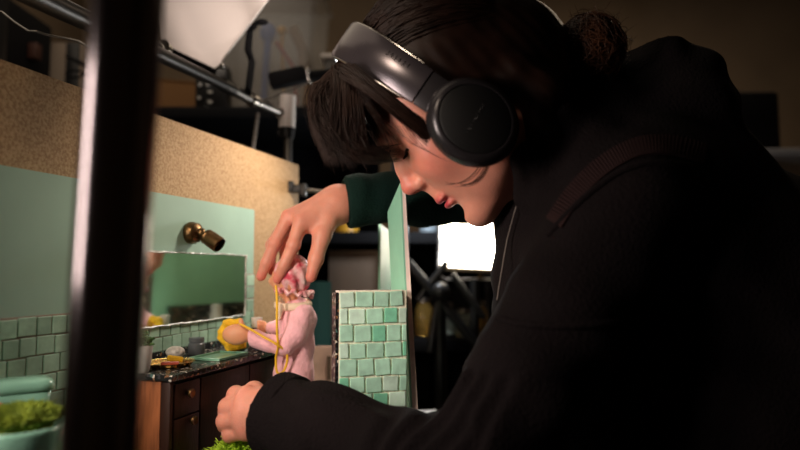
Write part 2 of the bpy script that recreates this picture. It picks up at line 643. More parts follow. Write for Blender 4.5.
# ------------------------------------------------------------------ brass spot on the wall above the mirror
c0 = S(0.884, 0.0, 0.052)
sp = thing('wall_spotlight', c0, 'small aged brass spotlight fixed to the wall above the mirror', 'lamp')
obj('wall_rose', MB().lathe(c0, SN, [(0.002, 0.0), (0.0150, 0.0), (0.0158, 0.003), (0.0155, 0.007), (0.013, 0.011), (0.0135, 0.013), (0.009, 0.017), (0.002, 0.019)], 28), M['brass'], sp)
k0 = S(0.884, 0.019, 0.052)
d0 = (S(0.886, 0.055, 0.030) - k0).normalized()
obj('neck', MB().tube([S(0.884, 0.014, 0.052), k0, k0 + d0 * 0.012], 0.0055, 14).ball(k0, 0.0068), M['brass'], sp)
obj('lamp_head', MB().lathe(k0 + d0 * 0.008, d0, [(0.003, 0.0), (0.0095, 0.0), (0.0112, 0.003), (0.0104, 0.006), (0.0112, 0.009), (0.0112, 0.026), (0.0100, 0.027), (0.0096, 0.019), (0.001, 0.018)], 28), M['brass'], sp)

# ================================================================== cabinet under the mirror
CT0, CT1, CN0, CN1, CH = 0.722, 0.985, 0.006, 0.104, -0.1195
cab = thing('cabinet', S(0.84, 0.055, TABLE), 'dark wooden miniature vanity cabinet with a reddish oak end panel', 'cabinet')
obj('carcass', MB().sbox(CT0 + 0.004, CT1, CN0, CN1 - 0.004, TABLE + 0.004, CH), M['darkwood'], cab, smooth=False)
sb = MB()
for i in range(3):
    n0 = CN0 + i * (CN1 - 0.012 - CN0) / 3
    sb.sbox(CT0 - 0.001, CT0 + 0.0039, n0 + 0.0004, n0 + (CN1 - 0.012 - CN0) / 3 - 0.0004, TABLE + 0.001, CH - 0.001, bev=0.0006)
tag(obj('end_panel', sb, M['wood'], cab, smooth=False), 'reddish oak planked end panel')
obj('corner_post', MB().sbox(CT0 - 0.002, CT0 + 0.0035, CN1 - 0.0115, CN1 + 0.001, TABLE + 0.001, CH - 0.001, bev=0.0012), M['darkwood'], cab)


def knob(p, parent):
    mb = MB().lathe(p, SN, [(0.001, 0), (0.0022, 0.0), (0.0022, 0.003), (0.0048, 0.0035), (0.0054, 0.005), (0.0046, 0.0068), (0.0030, 0.0060), (0.0005, 0.0058)], 20)
    return obj('knob', mb, M['brass'], parent)


for h0, h1, kt in ((-0.160, -0.1235, 0.748), (-0.218, -0.1615, 0.754), (-0.277, -0.2195, 0.750)):
    d = obj('drawer', MB().sbox(CT0 + 0.005, 0.770, CN1 - 0.0038, CN1 + 0.002, h0, h1, bev=0.001), M['darkwood'], cab)
    knob(S(kt, CN1 + 0.002, h1 - 0.013 if h1 > -0.15 else h1 - 0.006), d)
for a, b, kt in ((0.7725, 0.874, 0.865), (0.8755, 0.982, 0.884)):
    d = obj('door', MB().sbox(a, b, CN1 - 0.0038, CN1 + 0.002, -0.277, -0.1235, bev=0.001), M['darkwood'], cab)
    knob(S(kt, CN1 + 0.002, -0.235), d)

top = thing('countertop', S(0.85, 0.055, CH), 'black terrazzo countertop with pale chips lying on the dark cabinet', 'countertop')
obj('slab', MB().sbox(CT0 - 0.006, CT1 + 0.004, 0.0055, CN1 + 0.006, CH + 0.0005, CH + 0.0075, bev=0.0012), M['terrazzo'], top, smooth=False)
obj('upstand', MB().sbox(CT0 - 0.006, CT1 + 0.004, 0.0056, 0.012, CH + 0.0076, CH + 0.016), M['terrazzo'], top, smooth=False)
CTOP = CH + 0.0076

# ------------------------------------------------------------------ things on the countertop
q = S(0.768, 0.064, CTOP)
gd = thing('gold_dish', q, 'round fluted gold foil dish on the countertop holding a yellow bar', 'dish')
prof = []
fl = MB()
seg = 56
for ri, (r, h) in enumerate(((0.021, 0.0), (0.0235, 0.0010), (0.0265, 0.0050), (0.0290, 0.0056), (0.0270, 0.0046), (0.0225, 0.0016), (0.001, 0.0016))):
    for k in range(seg):
        a = 2 * PI * k / seg
        rr = r * (1 + (0.035 if (k % 2 == 0 and ri in (1, 2, 3, 4)) else 0))
        fl.v.append(tuple(q + Vector((rr * math.cos(a), rr * math.sin(a), h))))
for i in range(6):
    for k in range(seg):
        k2 = (k + 1) % seg
        fl.f.append([i * seg + k, i * seg + k2, (i + 1) * seg + k2, (i + 1) * seg + k]); fl.c.append(None)
fl.f.append(list(range(seg))); fl.c.append(None)
fl.f.append([6 * seg + k for k in range(seg)]); fl.c.append(None)
obj('fluted_rim', fl, M['gold'], gd, smooth=False)
sg = MB().box(q + Vector((0.004, 0.008, 0.0072)), (0.018, 0.008, 0.0065), Matrix.Rotation(0.35, 3, 'Z') @ Matrix.Rotation(0.18, 3, 'Y'), bev=0.002, seg=3)
tag(obj('sponge', sg, M['yellow']), 'small yellow sponge bar lying in the gold fluted dish', 'sponge')
rb = MB().box(q + Vector((0.003, -0.004, 0.0036)), (0.020, 0.007, 0.004), Matrix.Rotation(0.2, 3, 'Z'), bev=0.001)
tag(obj('soap_bar', rb, M['red']), 'thin red soap bar in the gold dish in front of the sponge', 'soap')

# green tray
trb = S(0.845, 0.075, CTOP)
trm = MB()
trm.sbox(0.815, 0.880, 0.056, 0.100, CTOP + 0.0002, CTOP + 0.0016, bev=0.0006)
for a, b, n0, n1 in ((0.815, 0.817, 0.056, 0.100), (0.878, 0.880, 0.056, 0.100), (0.8171, 0.8779, 0.056, 0.058), (0.8171, 0.8779, 0.098, 0.100)):
    trm.sbox(a, b, n0, n1, CTOP + 0.0017, CTOP + 0.0036, bev=0.0006)
tag(obj('tray', trm, M['tray']), 'shallow mint green rectangular tray at the counter edge', 'tray')
bl = S(0.908, 0.066, CTOP)
bw = MB().lathe(bl, (0, 0, 1), [(0.008, 0.0), (0.010, 0.001), (0.019, 0.009), (0.020, 0.0125), (0.0185, 0.0122), (0.012, 0.004), (0.001, 0.003)], 28)
tag(obj('bowl', bw, M['tray']), 'small green ceramic bowl on the counter behind the tray', 'bowl')
tag(obj('soap_cake', MB().ball(bl + Vector((0, 0, 0.0115)), 0.0125, (1, 0.8, 0.55), seg=18), M['soap']), 'pink soap cake resting in the small green bowl', 'soap')
bt = S(0.955, 0.062, CTOP)
tag(obj('bottle', MB().lathe(bt, (0, 0, 1), [(0.001, 0), (0.0080, 0), (0.0088, 0.0015), (0.0088, 0.018), (0.006, 0.022), (0.0035, 0.024), (0.0035, 0.028), (0.0045, 0.0285), (0.0045, 0.032), (0.001, 0.0325)], 24), M['burgundy']),
    'dark burgundy miniature bottle at the far end of the counter', 'bottle')
tb = S(0.930, 0.092, CTOP + 0.0066)
tag(obj('cream_tube', MB().tube([tb - SD * 0.016, tb, tb + SD * 0.012, tb + SD * 0.014, tb + SD * 0.020], [0.0062, 0.0065, 0.0058, 0.0036, 0.0036], 16), mat('grey_blue_tube', (0.10, 0.13, 0.19), 0.25, metal=0.5)),
    'small grey blue metal tube lying in front of the burgundy bottle', 'tube')
jr = S(0.862, 0.032, CTOP)
tag(obj('jar', MB().lathe(jr, (0, 0, 1), [(0.001, 0), (0.010, 0), (0.011, 0.002), (0.011, 0.014), (0.009, 0.016), (0.010, 0.0165), (0.010, 0.022), (0.001, 0.0225)], 24), mat('slate_jar', (0.09, 0.10, 0.11), 0.25)),
    'short slate grey jar behind the green tray', 'jar')
pb = S(0.822, 0.030, CTOP)
pebm = MB()
tag(obj('shell', MB().ball(pb + Vector((0, 0, 0.0078)), 0.011, (1.1, 0.8, 0.7), seg=14), mat('pale_shell', (0.42, 0.39, 0.35), 0.35, var=0.4, scale=200)),
    'pale mottled shell on the counter left of the slate jar', 'shell')

# potted plant at the counter's left end
pp = S(0.7235, 0.062, CTOP)
pl = thing('potted_plant', pp, 'tiny leafy plant in a white pot at the counter end', 'plant')
obj('pot', MB().lathe(pp, (0, 0, 1), [(0.001, 0), (0.0085, 0), (0.0100, 0.004), (0.0125, 0.026), (0.0122, 0.029), (0.0108, 0.028), (0.0100, 0.024), (0.001, 0.024)], 24), M['white_pot'], pl)
lf = MB()
for _ in range(120):
    d = Vector((random.gauss(0, 1), random.gauss(0, 1), abs(random.gauss(0.5, 0.7)))).normalized()
    c = pp + Vector((0, 0, 0.030)) + Vector((d.x * 0.013, d.y * 0.013, d.z * 0.018)) * random.uniform(0.3, 1)
    lf.ball(c, random.uniform(0.002, 0.0036), (1, 0.7, 0.35), Matrix.Rotation(random.uniform(0, 6), 3, d), seg=6)
lf.tube([pp + Vector((0, 0, 0.0245)), pp + Vector((0, 0, 0.036))], 0.0012, 6)
obj('foliage', lf, M['leaf'], pl)

# ================================================================== toilet planter
TF = Vector((0.555, -0.832, 0))      # the way the toilet faces
TSD = Vector((0.832, 0.555, 0))
tcs = Vector((-0.3485, 0.558, CAM_H))


def tpt(f, s, h): return tcs + TF * f + TSD * s + Vector((0, 0, h))


def ring_mesh(rings, seg=40):
    """rings of (centre, half depth, half width, squareness); closed solid"""
    mb = MB()
    for c, rx, ry, sq in rings:
        for k in range(seg):
            a = 2 * PI * k / seg
            ca, sa = math.cos(a), math.sin(a)
            e = 2 / sq
            x = math.copysign(abs(ca) ** e, ca) * rx
            y = math.copysign(abs(sa) ** e, sa) * ry
            mb.v.append(tuple(Vector(c) + TF * x + TSD * y))
    for i in range(len(rings) - 1):
        for k in range(seg):
            k2 = (k + 1) % seg
            mb.f.append([i * seg + k, i * seg + k2, (i + 1) * seg + k2, (i + 1) * seg + k]); mb.c.append(None)
    mb.f.append(list(range(seg))); mb.c.append(None)
    mb.f.append([(len(rings) - 1) * seg + k for k in range(seg)]); mb.c.append(None)
    return mb


toi = thing('miniature_toilet', tpt(0.04, 0, TABLE), 'glossy mint green miniature toilet in front of the tiled wall', 'toilet')
obj('cistern', ring_mesh([(tpt(0, 0, -0.176), 0.014, 0.020, 4), (tpt(0, 0, -0.172), 0.016, 0.022, 4), (tpt(0, 0, -0.125), 0.0175, 0.0245, 4.5), (tpt(0, 0, -0.111), 0.018, 0.0255, 4.5), (tpt(0, 0, -0.1105), 0.014, 0.020, 4.5)]), M['toilet'], toi, smooth='all')
obj('cistern_lid', ring_mesh([(tpt(0, 0, -0.1104), 0.014, 0.022, 4.5), (tpt(0, 0, -0.1095), 0.0185, 0.0275, 4.5), (tpt(0, 0, -0.105), 0.0195, 0.0285, 4), (tpt(0, 0, -0.1005), 0.0175, 0.0260, 4), (tpt(0, 0, -0.0985), 0.012, 0.020, 4), (tpt(0, 0, -0.098), 0.002, 0.004, 3)]), M['toilet'], toi, smooth='all')
BF = 0.089
obj('bowl', ring_mesh([(tpt(BF - .014, 0, TABLE), 0.026, 0.020, 2.3), (tpt(BF - .014, 0, TABLE + 0.01), 0.023, 0.018, 2.3), (tpt(BF - .010, 0, -0.225), 0.021, 0.017, 2.2), (tpt(BF - .004, 0, -0.180), 0.030, 0.025, 2.2), (tpt(BF, 0, -0.139), 0.036, 0.0305, 2.2), (tpt(BF, 0, -0.124), 0.0375, 0.0320, 2.2),
     (tpt(BF, 0, -0.1202), 0.0360, 0.0305, 2.2), (tpt(BF, 0, -0.1210), 0.0330, 0.0275, 2.2), (tpt(BF, 0, -0.128), 0.031, 0.0255, 2.2), (tpt(BF, 0, -0.1285), 0.002, 0.002, 2)]), M['toilet'], toi, smooth='all')
obj('pedestal', ring_mesh([(tpt(0.028, 0, TABLE), 0.036, 0.017, 4), (tpt(0.028, 0, TABLE + 0.02), 0.034, 0.015, 4), (tpt(0.024, 0, -0.19), 0.034, 0.015, 4), (tpt(0.020, 0, -0.1765), 0.034, 0.018, 4)]), M['toilet'], toi, smooth='all')
obj('flush_lever', MB().tube([tpt(0.0176, -0.014, -0.118), tpt(0.023, -0.014, -0.118), tpt(0.024, -0.024, -0.1195)], [0.0028, 0.0028, 0.002], 10), M['soap'], toi)


def moss(name, center, ax, rx, ry, height, n, label, matname='moss', core=True):
    mb = MB()
    if core:
        mb.ball(center, 1.0, (rx * 0.9, ry * 0.9, height * 0.62), ax, seg=20)
    for _ in range(n):
        a = random.uniform(0, 2 * PI)
        r = math.sqrt(random.random())
        p = Vector((rx * r * math.cos(a), ry * r * math.sin(a), 0))
        p.z = height * 0.62 * math.sqrt(max(0.02, 1 - r * r * 0.85)) - 0.001
        d = Vector((p.x * 0.7 / rx + random.gauss(0, 0.45), p.y * 0.7 / ry + random.gauss(0, 0.45), 0.9)).normalized()
        L = min(height, 0.045) * random.uniform(0.22, 0.5)
        p0 = center + (ax @ p if ax else p)
        d = ax @ d if ax else d
        s2 = p0 + d * L * 0.55 + Vector((random.gauss(0, 1), random.gauss(0, 1), 0)) * L * 0.08
        mb.tube([p0, s2, p0 + d * L + Vector((random.gauss(0, 1), random.gauss(0, 1), -0.4)) * L * 0.22], [0.0013, 0.0011, 0.0003], 4, caps=False)
    o = obj(name, mb, M[matname])
    return tag(o, label, 'moss', kind='stuff')


moss('moss_clump', tpt(BF, 0, -0.1225), Matrix((TF, TSD, Vector((0, 0, 1)))).transposed(), 0.030, 0.0250, 0.019, 1700, 'olive green moss filling the bowl of the mint toilet')
M['moss_bright'] = mat('bright_moss', (0.34, 0.58, 0.02), 0.8, col2=(0.52, 0.74, 0.06), scale=90)
mc = P(241, 474, 0.68)
mc.z = TT
mo = moss('moss_mound', mc + Vector((0, 0, 0.0)), Matrix.Identity(3), 0.042, 0.036, 0.135, 2400, 'bright green moss mound on the table beneath the resting fist', 'moss_bright')

# ================================================================== tiled wall piece and tall green panel
A20 = math.radians(17)
wd = Vector((math.cos(A20), math.sin(A20), 0))
wn = Vector((math.sin(A20), -math.cos(A20), 0))
wc = P(339.5, 291, 0.72)
WLEN = (P(407, 288, 0.742) - wc).dot(wd)
WTOP = wc.z
WR = Matrix((wd, wn, Vector((0, 0, 1)))).transposed()


def wb(mb, a0, a1, n0, n1, z0, z1, bev=0.0, col=None):
    c = Vector((wc.x, wc.y, 0)) + wd * ((a0 + a1) / 2) + wn * ((n0 + n1) / 2) + Vector((0, 0, (z0 + z1) / 2))
    return mb.box(c, (a1 - a0, abs(n1 - n0), z1 - z0), WR, bev, col)


tw = thing('tiled_set_flat', Vector((wc.x, wc.y, TT)) + wd * WLEN / 2, 'low mint tiled wall piece standing in front of the tall green panel', 'set wall')
obj('board', wb(MB(), 0.0, WLEN, -0.024, -0.002, TT, WTOP), M['foam'], tw, smooth=False)
obj('grout_bed', wb(MB(), 0.0, WLEN, -0.0019, 0.0, TT, WTOP), M['grout_pale'], tw, smooth=False)
tag(obj('mosaic_edge', wb(MB(), -0.004, -0.0001, -0.026, -0.002, TT, WTOP - 0.002), M['terrazzo'], tw, smooth=False), 'dark terrazzo mosaic end strip')
tm = MB()
mint = rgb(184, 234, 212)
z = WTOP - 0.0015
r = 0
while z > TT + 0.02:
    hgt = 0.0182 * random.uniform(0.93, 1.05)
    a = 0.0008 - (0.008 if r % 2 else 0.0) - random.uniform(0, 0.002)
    while a < WLEN - 0.003:
        l = 0.0190 * random.uniform(0.80, 1.10)
        a0, a1 = max(a, 0.0006), min(a + l, WLEN - 0.0006)
        if a1 - a0 > 0.004:
            pale = random.random()
            base = mint if pale < 0.55 else (rgb(208, 242, 226) if pale < 0.8 else rgb(134, 212, 180))
            dz = random.uniform(-0.0007, 0.0007)
            rot = Matrix.Rotation(random.uniform(-0.07, 0.07), 3, wn)
            c = Vector((wc.x, wc.y, 0)) + wd * ((a0 + a1) / 2) + wn * 0.0012 + Vector((0, 0, z - hgt / 2 + dz))
            tm.box(c, (a1 - a0, 0.0024, hgt), rot @ WR, 0.0006, tilecol(base, 0.12))
        a += l + 0.0024
    z -= hgt + 0.0024
    r += 1
obj('tiling', tm, M['tile'], tw, smooth=False)

Yp = 0.765
e = [P(400, 183, Yp), P(404.5, 184, Yp)]
b0, b1 = P(411, 418, Yp), P(418, 418, Yp)


def down(a, b):
    """run the edge on down to the table"""
    k = (a.z - TT) / (a.z - b.z)
    q = a.lerp(b, k)
    q.z = TT
    return q


bb = [down(e[0], b0), down(e[1], b1)]
back = Vector((-0.0002, 0.055, 0))
ft = P(387.5, 212, Yp + 0.055)
fl_ = ft.copy(); fl_.z = TT
fl_.x += bb[0].x - e[0].x
pan = thing('tall_panel', (bb[0] + bb[1]) / 2 + Vector((0, 0.03, 0)), 'tall narrow mint panel with a pale foam edge leaning above the tiled wall', 'set wall')


def hexa(pts):
    mb = MB()
    mb.v = [tuple(p) for p in pts]
    mb.f = [[0, 1, 2, 3], [4, 7, 6, 5], [0, 4, 5, 1], [1, 5, 6, 2], [2, 6, 7, 3], [3, 7, 4, 0]]
    mb.c = [None] * 6
    return mb


ex = Vector((0.0022, 0.0003, 0))
th = e[1] - e[0]
thb = bb[1] - bb[0]
obj('painted_face', hexa([e[0], bb[0], fl_, ft, e[0] + ex, bb[0] + ex, fl_ + ex, ft + ex]), M['mint'], pan, smooth=False)
e2 = Vector((0.0024, 0.0003, 0))
tag(obj('foam_core', hexa([e[0] + e2, bb[0] + e2, fl_ + e2, ft + e2, e[1] + ex * .3, bb[1] + ex * .3, fl_ + thb, ft + th]), M['foam'], pan, smooth=False), 'pale pinkish foam edge')

# the rounded panel further back, which the mirror reflects
g = thing('rear_panel', (-0.02, 1.10, TT), 'rounded mint green panel standing behind the tall panel', 'set wall')
pt = P(378.5, 223, 0.94)
top_z = pt.z
pl_ = [Vector((pt.x - 0.001, 0.94, TT)), Vector((pt.x, 0.94, top_z - 0.018))]
for i in range(1, 7):
    a = PI - PI / 2 * i / 6
    pl_.append(Vector((pt.x, 0.94 + 0.018 + 0.018 * math.cos(a), top_z - 0.018 + 0.018 * math.sin(a))))
pl_ += [Vector((pt.x + 0.014, 1.19, top_z)), Vector((pt.x + 0.013, 1.19, TT))]
obj('board', MB().prism(pl_, (0.0035, 0, 0)), M['mint'], g, smooth=False)
ms = MB().box((pt.x + 0.0035, 1.06, TT + 0.193), (0.014, 0.18, 0.044), Matrix.Rotation(-0.07, 3, 'Z'))
tag(obj('mosaic_band', ms, M['terrazzo'], g, smooth=False), 'dark mosaic band')

# ================================================================== things standing behind the puppet
bk = P(323, 346, 1.05)
cp = thing('picture_card', Vector((bk.x, 1.05, TT)), 'pinkish upright card with a small printed picture behind the puppet', 'card')
w_ = 26 / 600 * 1.05
obj('card', MB().box((bk.x, 1.05, (TT + bk.z) / 2), (w_, 0.004, bk.z - TT), Matrix.Rotation(0.1, 3, 'Z')), M['pinkpaper'], cp, smooth=False)
pp2 = P(330, 368, 1.046)
obj('printed_patch', MB().box((pp2.x - 0.002, 1.0465, pp2.z), (0.007, 0.001, 0.04), Matrix.Rotation(0.1, 3, 'Z')), M['brownbox'], cp, smooth=False)

wbq = Vector((-0.062, 1.055, TT))  # white cylinder added so the mirror shows a cup
tag(obj('mirrored_cup', MB().lathe(wbq, (0, 0, 1), [(.001, 0), (.0115, 0), (.0125, .003), (.0125, .190), (.010, .196), (.010, .215), (.001, .216)], 24), M['white_pot']), 'slim white cylinder behind the tiled wall, added for a cup in the mirror', 'bottle')
# ================================================================== the shelf rack behind
def shelf_z(py, y): return P(400, py, y).z


RY = 1.75
rk = thing('shelf_rack', (-0.35, RY, 0), 'tall black open shelf rack behind the work table', 'shelf')
up = MB()
x0, x1 = P(-60, 200, RY).x, P(500, 200, RY).x
for x in (x0, P(37, 100, RY).x, P(400, 160, RY - 0.2).x, x1):
    for y in (RY - 0.2, RY + 0.2):
        obj('upright', MB().box((x, y, 0.95), (0.045, 0.045, 1.9), bev=0.003), M['black_metal'], rk)
SH = []
for py in (440, 345, 238, 114):
    z = shelf_z(py, RY - 0.2)
    SH.append(z)
    obj('shelf_board', MB().box(((x0 + x1) / 2, RY, z), (x1 - x0 + 0.04, 0.44, 0.03), bev=0.003), M['black_matte'], rk)
obj('wall_cover', MB().box((P(262, 200, RY).x, RY + 0.19, (SH[0] + SH[3]) / 2), (P(375, 0, RY).x - P(150, 0, RY).x, 0.01, SH[3] - SH[0])), M['black_matte'], rk)  # stretched to hide the lit back wall

xa, xb = P(375, 0, RY).x + 0.002, x1
obj('wall_cover', MB().box(((xa + xb) / 2, RY + 0.19, (SH[0] + SH[2]) / 2), (xb - xa, 0.01, SH[2] - SH[0])), M['black_matte'], rk)  # added black sheet keeping the lit wall out of the dark gap
xa, xb = x0, P(112, 0, RY).x  # added board in the tone of the lit room wall
tag(obj('wall_cover', MB().box(((xa + xb) / 2, RY + 0.19, (SH[3] + 1.9) / 2), (xb - xa, 0.01, 1.9 - SH[3])), mat('lit_wall_board', (0.30, 0.235, 0.18), .85), rk), 'taupe board added for the lit room wall')


def on(px, z, y=RY): return Vector((P(px, 225, y).x, y, z + 0.0152))


# top shelf: clear tub
def tub(base, w, d, h, label):
    t = thing('storage_tub', base, label, 'storage tub')
    mb = MB()
    a, b = 0.80, 1.0
    ring = []
    for (sx, hh, ins) in ((a, 0, 0), (b, h, 0), (b, h, 0.006), (a, 0.006, 0.006)):
        ring.append([base + Vector((cx * (w / 2 * sx - ins), cy * (d / 2 * (0.5 + sx / 2) - ins), hh)) for cx, cy in ((-1, -1), (1, -1), (1, 1), (-1, 1))])
    mb.v = [tuple(p) for r in ring for p in r]
    for i in range(3):
        for k in range(4):
            k2 = (k + 1) % 4
            mb.f.append([i * 4 + k, i * 4 + k2, i * 4 + 4 + k2, i * 4 + 4 + k]); mb.c.append(None)
    mb.f += [[3, 2, 1, 0], [12, 13, 14, 15]]; mb.c += [None, None]
    obj('body', mb, M['tub'], t, smooth=False)
    rim = MB()
    for p, s_ in (((0, -d / 2, h), (w + 0.02, 0.02, 0.012)), ((0, d / 2, h), (w + 0.02, 0.02, 0.012)), ((-w / 2, 0, h), (0.02, d - 0.02, 0.012)), ((w / 2, 0, h), (0.02, d - 0.02, 0.012))):
        rim.box(base + Vector(p), s_, bev=0.002)
    obj('rim', rim, M['tub'], t)
    return t


tb_ = on(268, SH[3])
tub(tb_, 0.31, 0.34, 0.41, 'cloudy clear storage tub of craft bits on the top shelf')
z = SH[3] + 0.0152
Yc = RY - 0.125
c = P(268, 40, Yc)
tag(obj('blue_pouch', MB().ball(P(268, 33, Yc), 0.02, (1.1, 0.5, 1.5), seg=14).tube([P(268, 40, Yc), P(264, 106, Yc)], 0.010, 10), M['blue']), 'blue plastic pouch inside the cloudy storage tub', 'pouch')
tag(obj('yellow_ball', MB().ball(P(282, 31, Yc), 0.0135, seg=16).tube([P(282, 34, Yc), P(284, 106, Yc)], 0.004, 8), M['orange']), 'round yellow token on a stick inside the storage tub', 'token')
tag(obj('tan_roll', MB().tube([P(293, 28, Yc), P(303, 50, Yc), P(306, 106, Yc)], 0.014, 12), M['tan']), 'tan paper roll inside the storage tub', 'roll')
tag(obj('red_straw', MB().tube([P(276, 42, Yc - .01), P(293, 66, Yc - .005), P(297, 106, Yc)], 0.006, 10), M['red']), 'slanted red stick inside the storage tub', 'stick')
gb = on(350, SH[3], RY + 0.02)
gbt = thing('grey_bin', gb, 'dull grey plastic bin on the top shelf beside the clear tub', 'bin')
obj('body', MB().box(gb + Vector((0, 0, 0.085)), (0.13, 0.24, 0.17), bev=0.008), M['greybin'], gbt)
obj('rim', MB().box(gb + Vector((0, 0, 0.176)), (0.15, 0.26, 0.012), bev=0.003), M['white_paint'], gbt)
ob = on(172, SH[3] - 0.0, RY - 0.02)
# the upper left case
bc = on(8, SH[3] + 0.02, RY)
cs = thing('equipment_case', on(-38, SH[3]), 'large black equipment case on the left end of the top shelf', 'case')
obj('body', MB().box(on(4, SH[3]) + Vector((-0.115, 0, 0.22)), (0.27, 0.33, 0.30), bev=0.01).box(on(4, SH[3]) + Vector((-0.115, 0, 0.035)), (0.25, 0.32, 0.068), bev=0.01), M['black_matte'], cs)
obj('latch', MB().box(on(4, SH[3]) + Vector((0.035, 0.05, 0.245)), (0.028, 0.03, 0.05), bev=0.004), mat('rust_latch', (0.06, 0.02, 0.012), 0.6), cs)
# dark stationery near the boom
sc_ = thing('scissors', P(74, 62, 1.60), 'black handled scissors hanging on the shelf edge', 'scissors')
obj('blade', MB().tube([P(66, 56, 1.52), P(88, 66, 1.52), P(110, 72, 1.53)], [0.004, 0.007, 0.004], 8), M['black_matte'], sc_)
hl = [P(75 + 9 * math.cos(a) , 74 + 3.5 * math.sin(a), 1.52) for a in np.linspace(0, 2 * PI, 20)]
obj('handle', MB().tube(hl, 0.003, 8, caps=False).tube([P(84, 74, 1.52), P(106, 80, 1.53)], 0.004, 8), M['black_matte'], sc_)
# brown box and mixer below
ob = thing('cardboard_box', on(172, SH[3]), 'ochre brown cardboard box on the shelf behind the chipboard', 'box')
q = P(165, 92, 1.56)
obj('body', MB().box(Vector((q.x, q.y + 0.11, SH[3] + 0.0152 + 0.0425)), (0.15, 0.16, 0.085), Matrix.Rotation(0.3, 3, 'Z')), M['ochre'], ob, smooth=False)
obj('flap', MB().box(Vector((q.x, q.y + 0.11, SH[3] + 0.0152 + 0.0872)), (0.155, 0.165, 0.004), Matrix.Rotation(0.3, 3, 'Z')), M['ochre'], ob, smooth=False)
q = P(203, 95, 1.50)
mx = thing('mixer', Vector((q.x, q.y + .09, SH[3] + .0152)), 'black audio mixer with silver buttons standing on the shelf', 'mixer')
obj('body', MB().box(Vector((q.x, 1.585, SH[3] + .0152 + .06)), (0.085, 0.05, 0.12), bev=0.006), M['black_metal'], mx)
for i, (px, py) in enumerate(((200, 85), (210, 92), (210, 102), (206, 108), (193, 109), (199, 110), (199, 98), (208, 85))):
    b = P(px, py, 1.558)
    obj('button', MB().box(b, (0.012 if i in (1, 2, 3) else 0.008, 0.006, 0.007), bev=0.0015), M['white_pot'], mx)

# middle shelf things
q = on(354, SH[2], RY - 0.02)
tag(obj('tape_roll', MB().lathe(Vector((q.x - 0.01, RY - 0.14, SH[2] + 0.0152)), (0, 0, 1), [(0.018, 0), (0.032, 0), (0.032, 0.04), (0.018, 0.04)], 28), M['orange']), 'yellow tape roll on the shelf beside the green sleeve', 'tape')
q = P(352, 272, 1.56)
bx = thing('brown_box', Vector((q.x, 1.72, SH[1] + 0.0152)), 'dark brown card box on the shelf behind the tiled wall', 'box')
hb = P(352, 253, 1.56).z - (SH[1] + 0.0152)
obj('body', MB().box((q.x + 0.015, 1.725, SH[1] + 0.0152 + hb / 2), (0.16, 0.26, hb), bev=0.002), M['brownbox'], bx)
obj('lid', MB().box((q.x + 0.015, 1.725, SH[1] + 0.0152 + hb + 0.004), (0.165, 0.265, 0.007)), M['brownbox'], bx, smooth=False)
q = P(316, 282, 1.30)
tag(obj('teal_board', MB().box((q.x, 1.36, (q.z + TT - 0.03) / 2 - 0.3), (0.052, 0.006, q.z - TT + 0.03 + 0.6), Matrix.Rotation(0.1, 3, 'Z')), M['teal'], smooth=False), 'dark teal board standing upright behind the puppet', 'board')

# glints between the panel and her chest: jars, a plant and a folded tripod
glz = SH[1] + 0.0152
for i, (px, h, y, mk, lab) in enumerate(((424, 0.10, 1.62, 'glass_amber', 'amber glass jar on the shelf nearest the tall panel'),
                                        ((446), 0.085, 1.66, 'glass', 'clear glass jar on the shelf below the bright lamp'),
                                        (464, 0.07, 1.60, 'glass', 'short clear glass jar right of its taller neighbour'),
                                        (478, 0.09, 1.65, 'glass_amber', 'amber glass jar nearest her chest'))):
    b = Vector((P(px, 300, y).x, y, glz))
    j = thing('jar', b, lab, 'jar', 'jars on the shelf below the lamp')
    obj('body', MB().lathe(b, (0, 0, 1), [(0.001, 0), (0.022, 0), (0.025, 0.004), (0.025, h * 0.7), (0.016, h * 0.85), (0.016, h * 0.9), (0.001, h * 0.9)], 24), M[mk], j)
    obj('lid', MB().lathe(b + Vector((0, 0, h * 0.9)), (0, 0, 1), [(0.001, 0.0002), (0.018, 0.0002), (0.018, 0.011), (0.001, 0.011)], 24), M['steel'], j)
pb = Vector((P(429, 300, 1.66).x, 1.70, SH[2] + 0.0152))
ivy = thing('trailing_plant', pb, 'trailing green plant in a pale blue pot beside the bright lamp', 'plant')
obj('pot', MB().lathe(pb, (0, 0, 1), [(0.001, 0), (0.022, 0), (0.030, 0.055), (0.026, 0.055), (0.001, 0.045)], 24), mat('pale_blue_pot', (0.55, 0.68, 0.78), 0.35), ivy)
lf = MB()
for _ in range(90):
    a = random.uniform(0, 2 * PI)
    r = random.uniform(0.01, 0.045)
    c = pb + Vector((r * math.cos(a), r * math.sin(a), 0.06 + random.uniform(-0.015, 0.045)))
    lf.ball(c, random.uniform(0.006, 0.011), (1, 0.6, 0.3), Matrix.Rotation(random.uniform(0, 6), 3, Vector((random.random(), random.random(), random.random() + .1)).normalized()), seg=6)
obj('foliage', lf, M['leaf'], ivy)

tr = thing('folded_tripod', (0.05, 1.42, 0), 'black folded tripod leaning behind the tall panel', 'tripod')
for a, b, r in (((408, 262), (482, 352), 0.011), ((418, 300), (447, 262), 0.008), ((452, 274), (484, 318), 0.008), ((430, 352), (440, 292), 0.010)):
    p, q = P(a[0], a[1], 1.42), P(b[0], b[1], 1.42)
    obj('leg', MB().tube([p, p.lerp(q, .5), q], [r, r * 1.15, r], 14), M['black_metal'], tr)
p, q = P(440, 292, 1.42), Vector((0.10, 1.45, 0.0))
obj('column', MB().tube([p, q], 0.014, 14).ball(p, 0.024), M['black_metal'], tr)

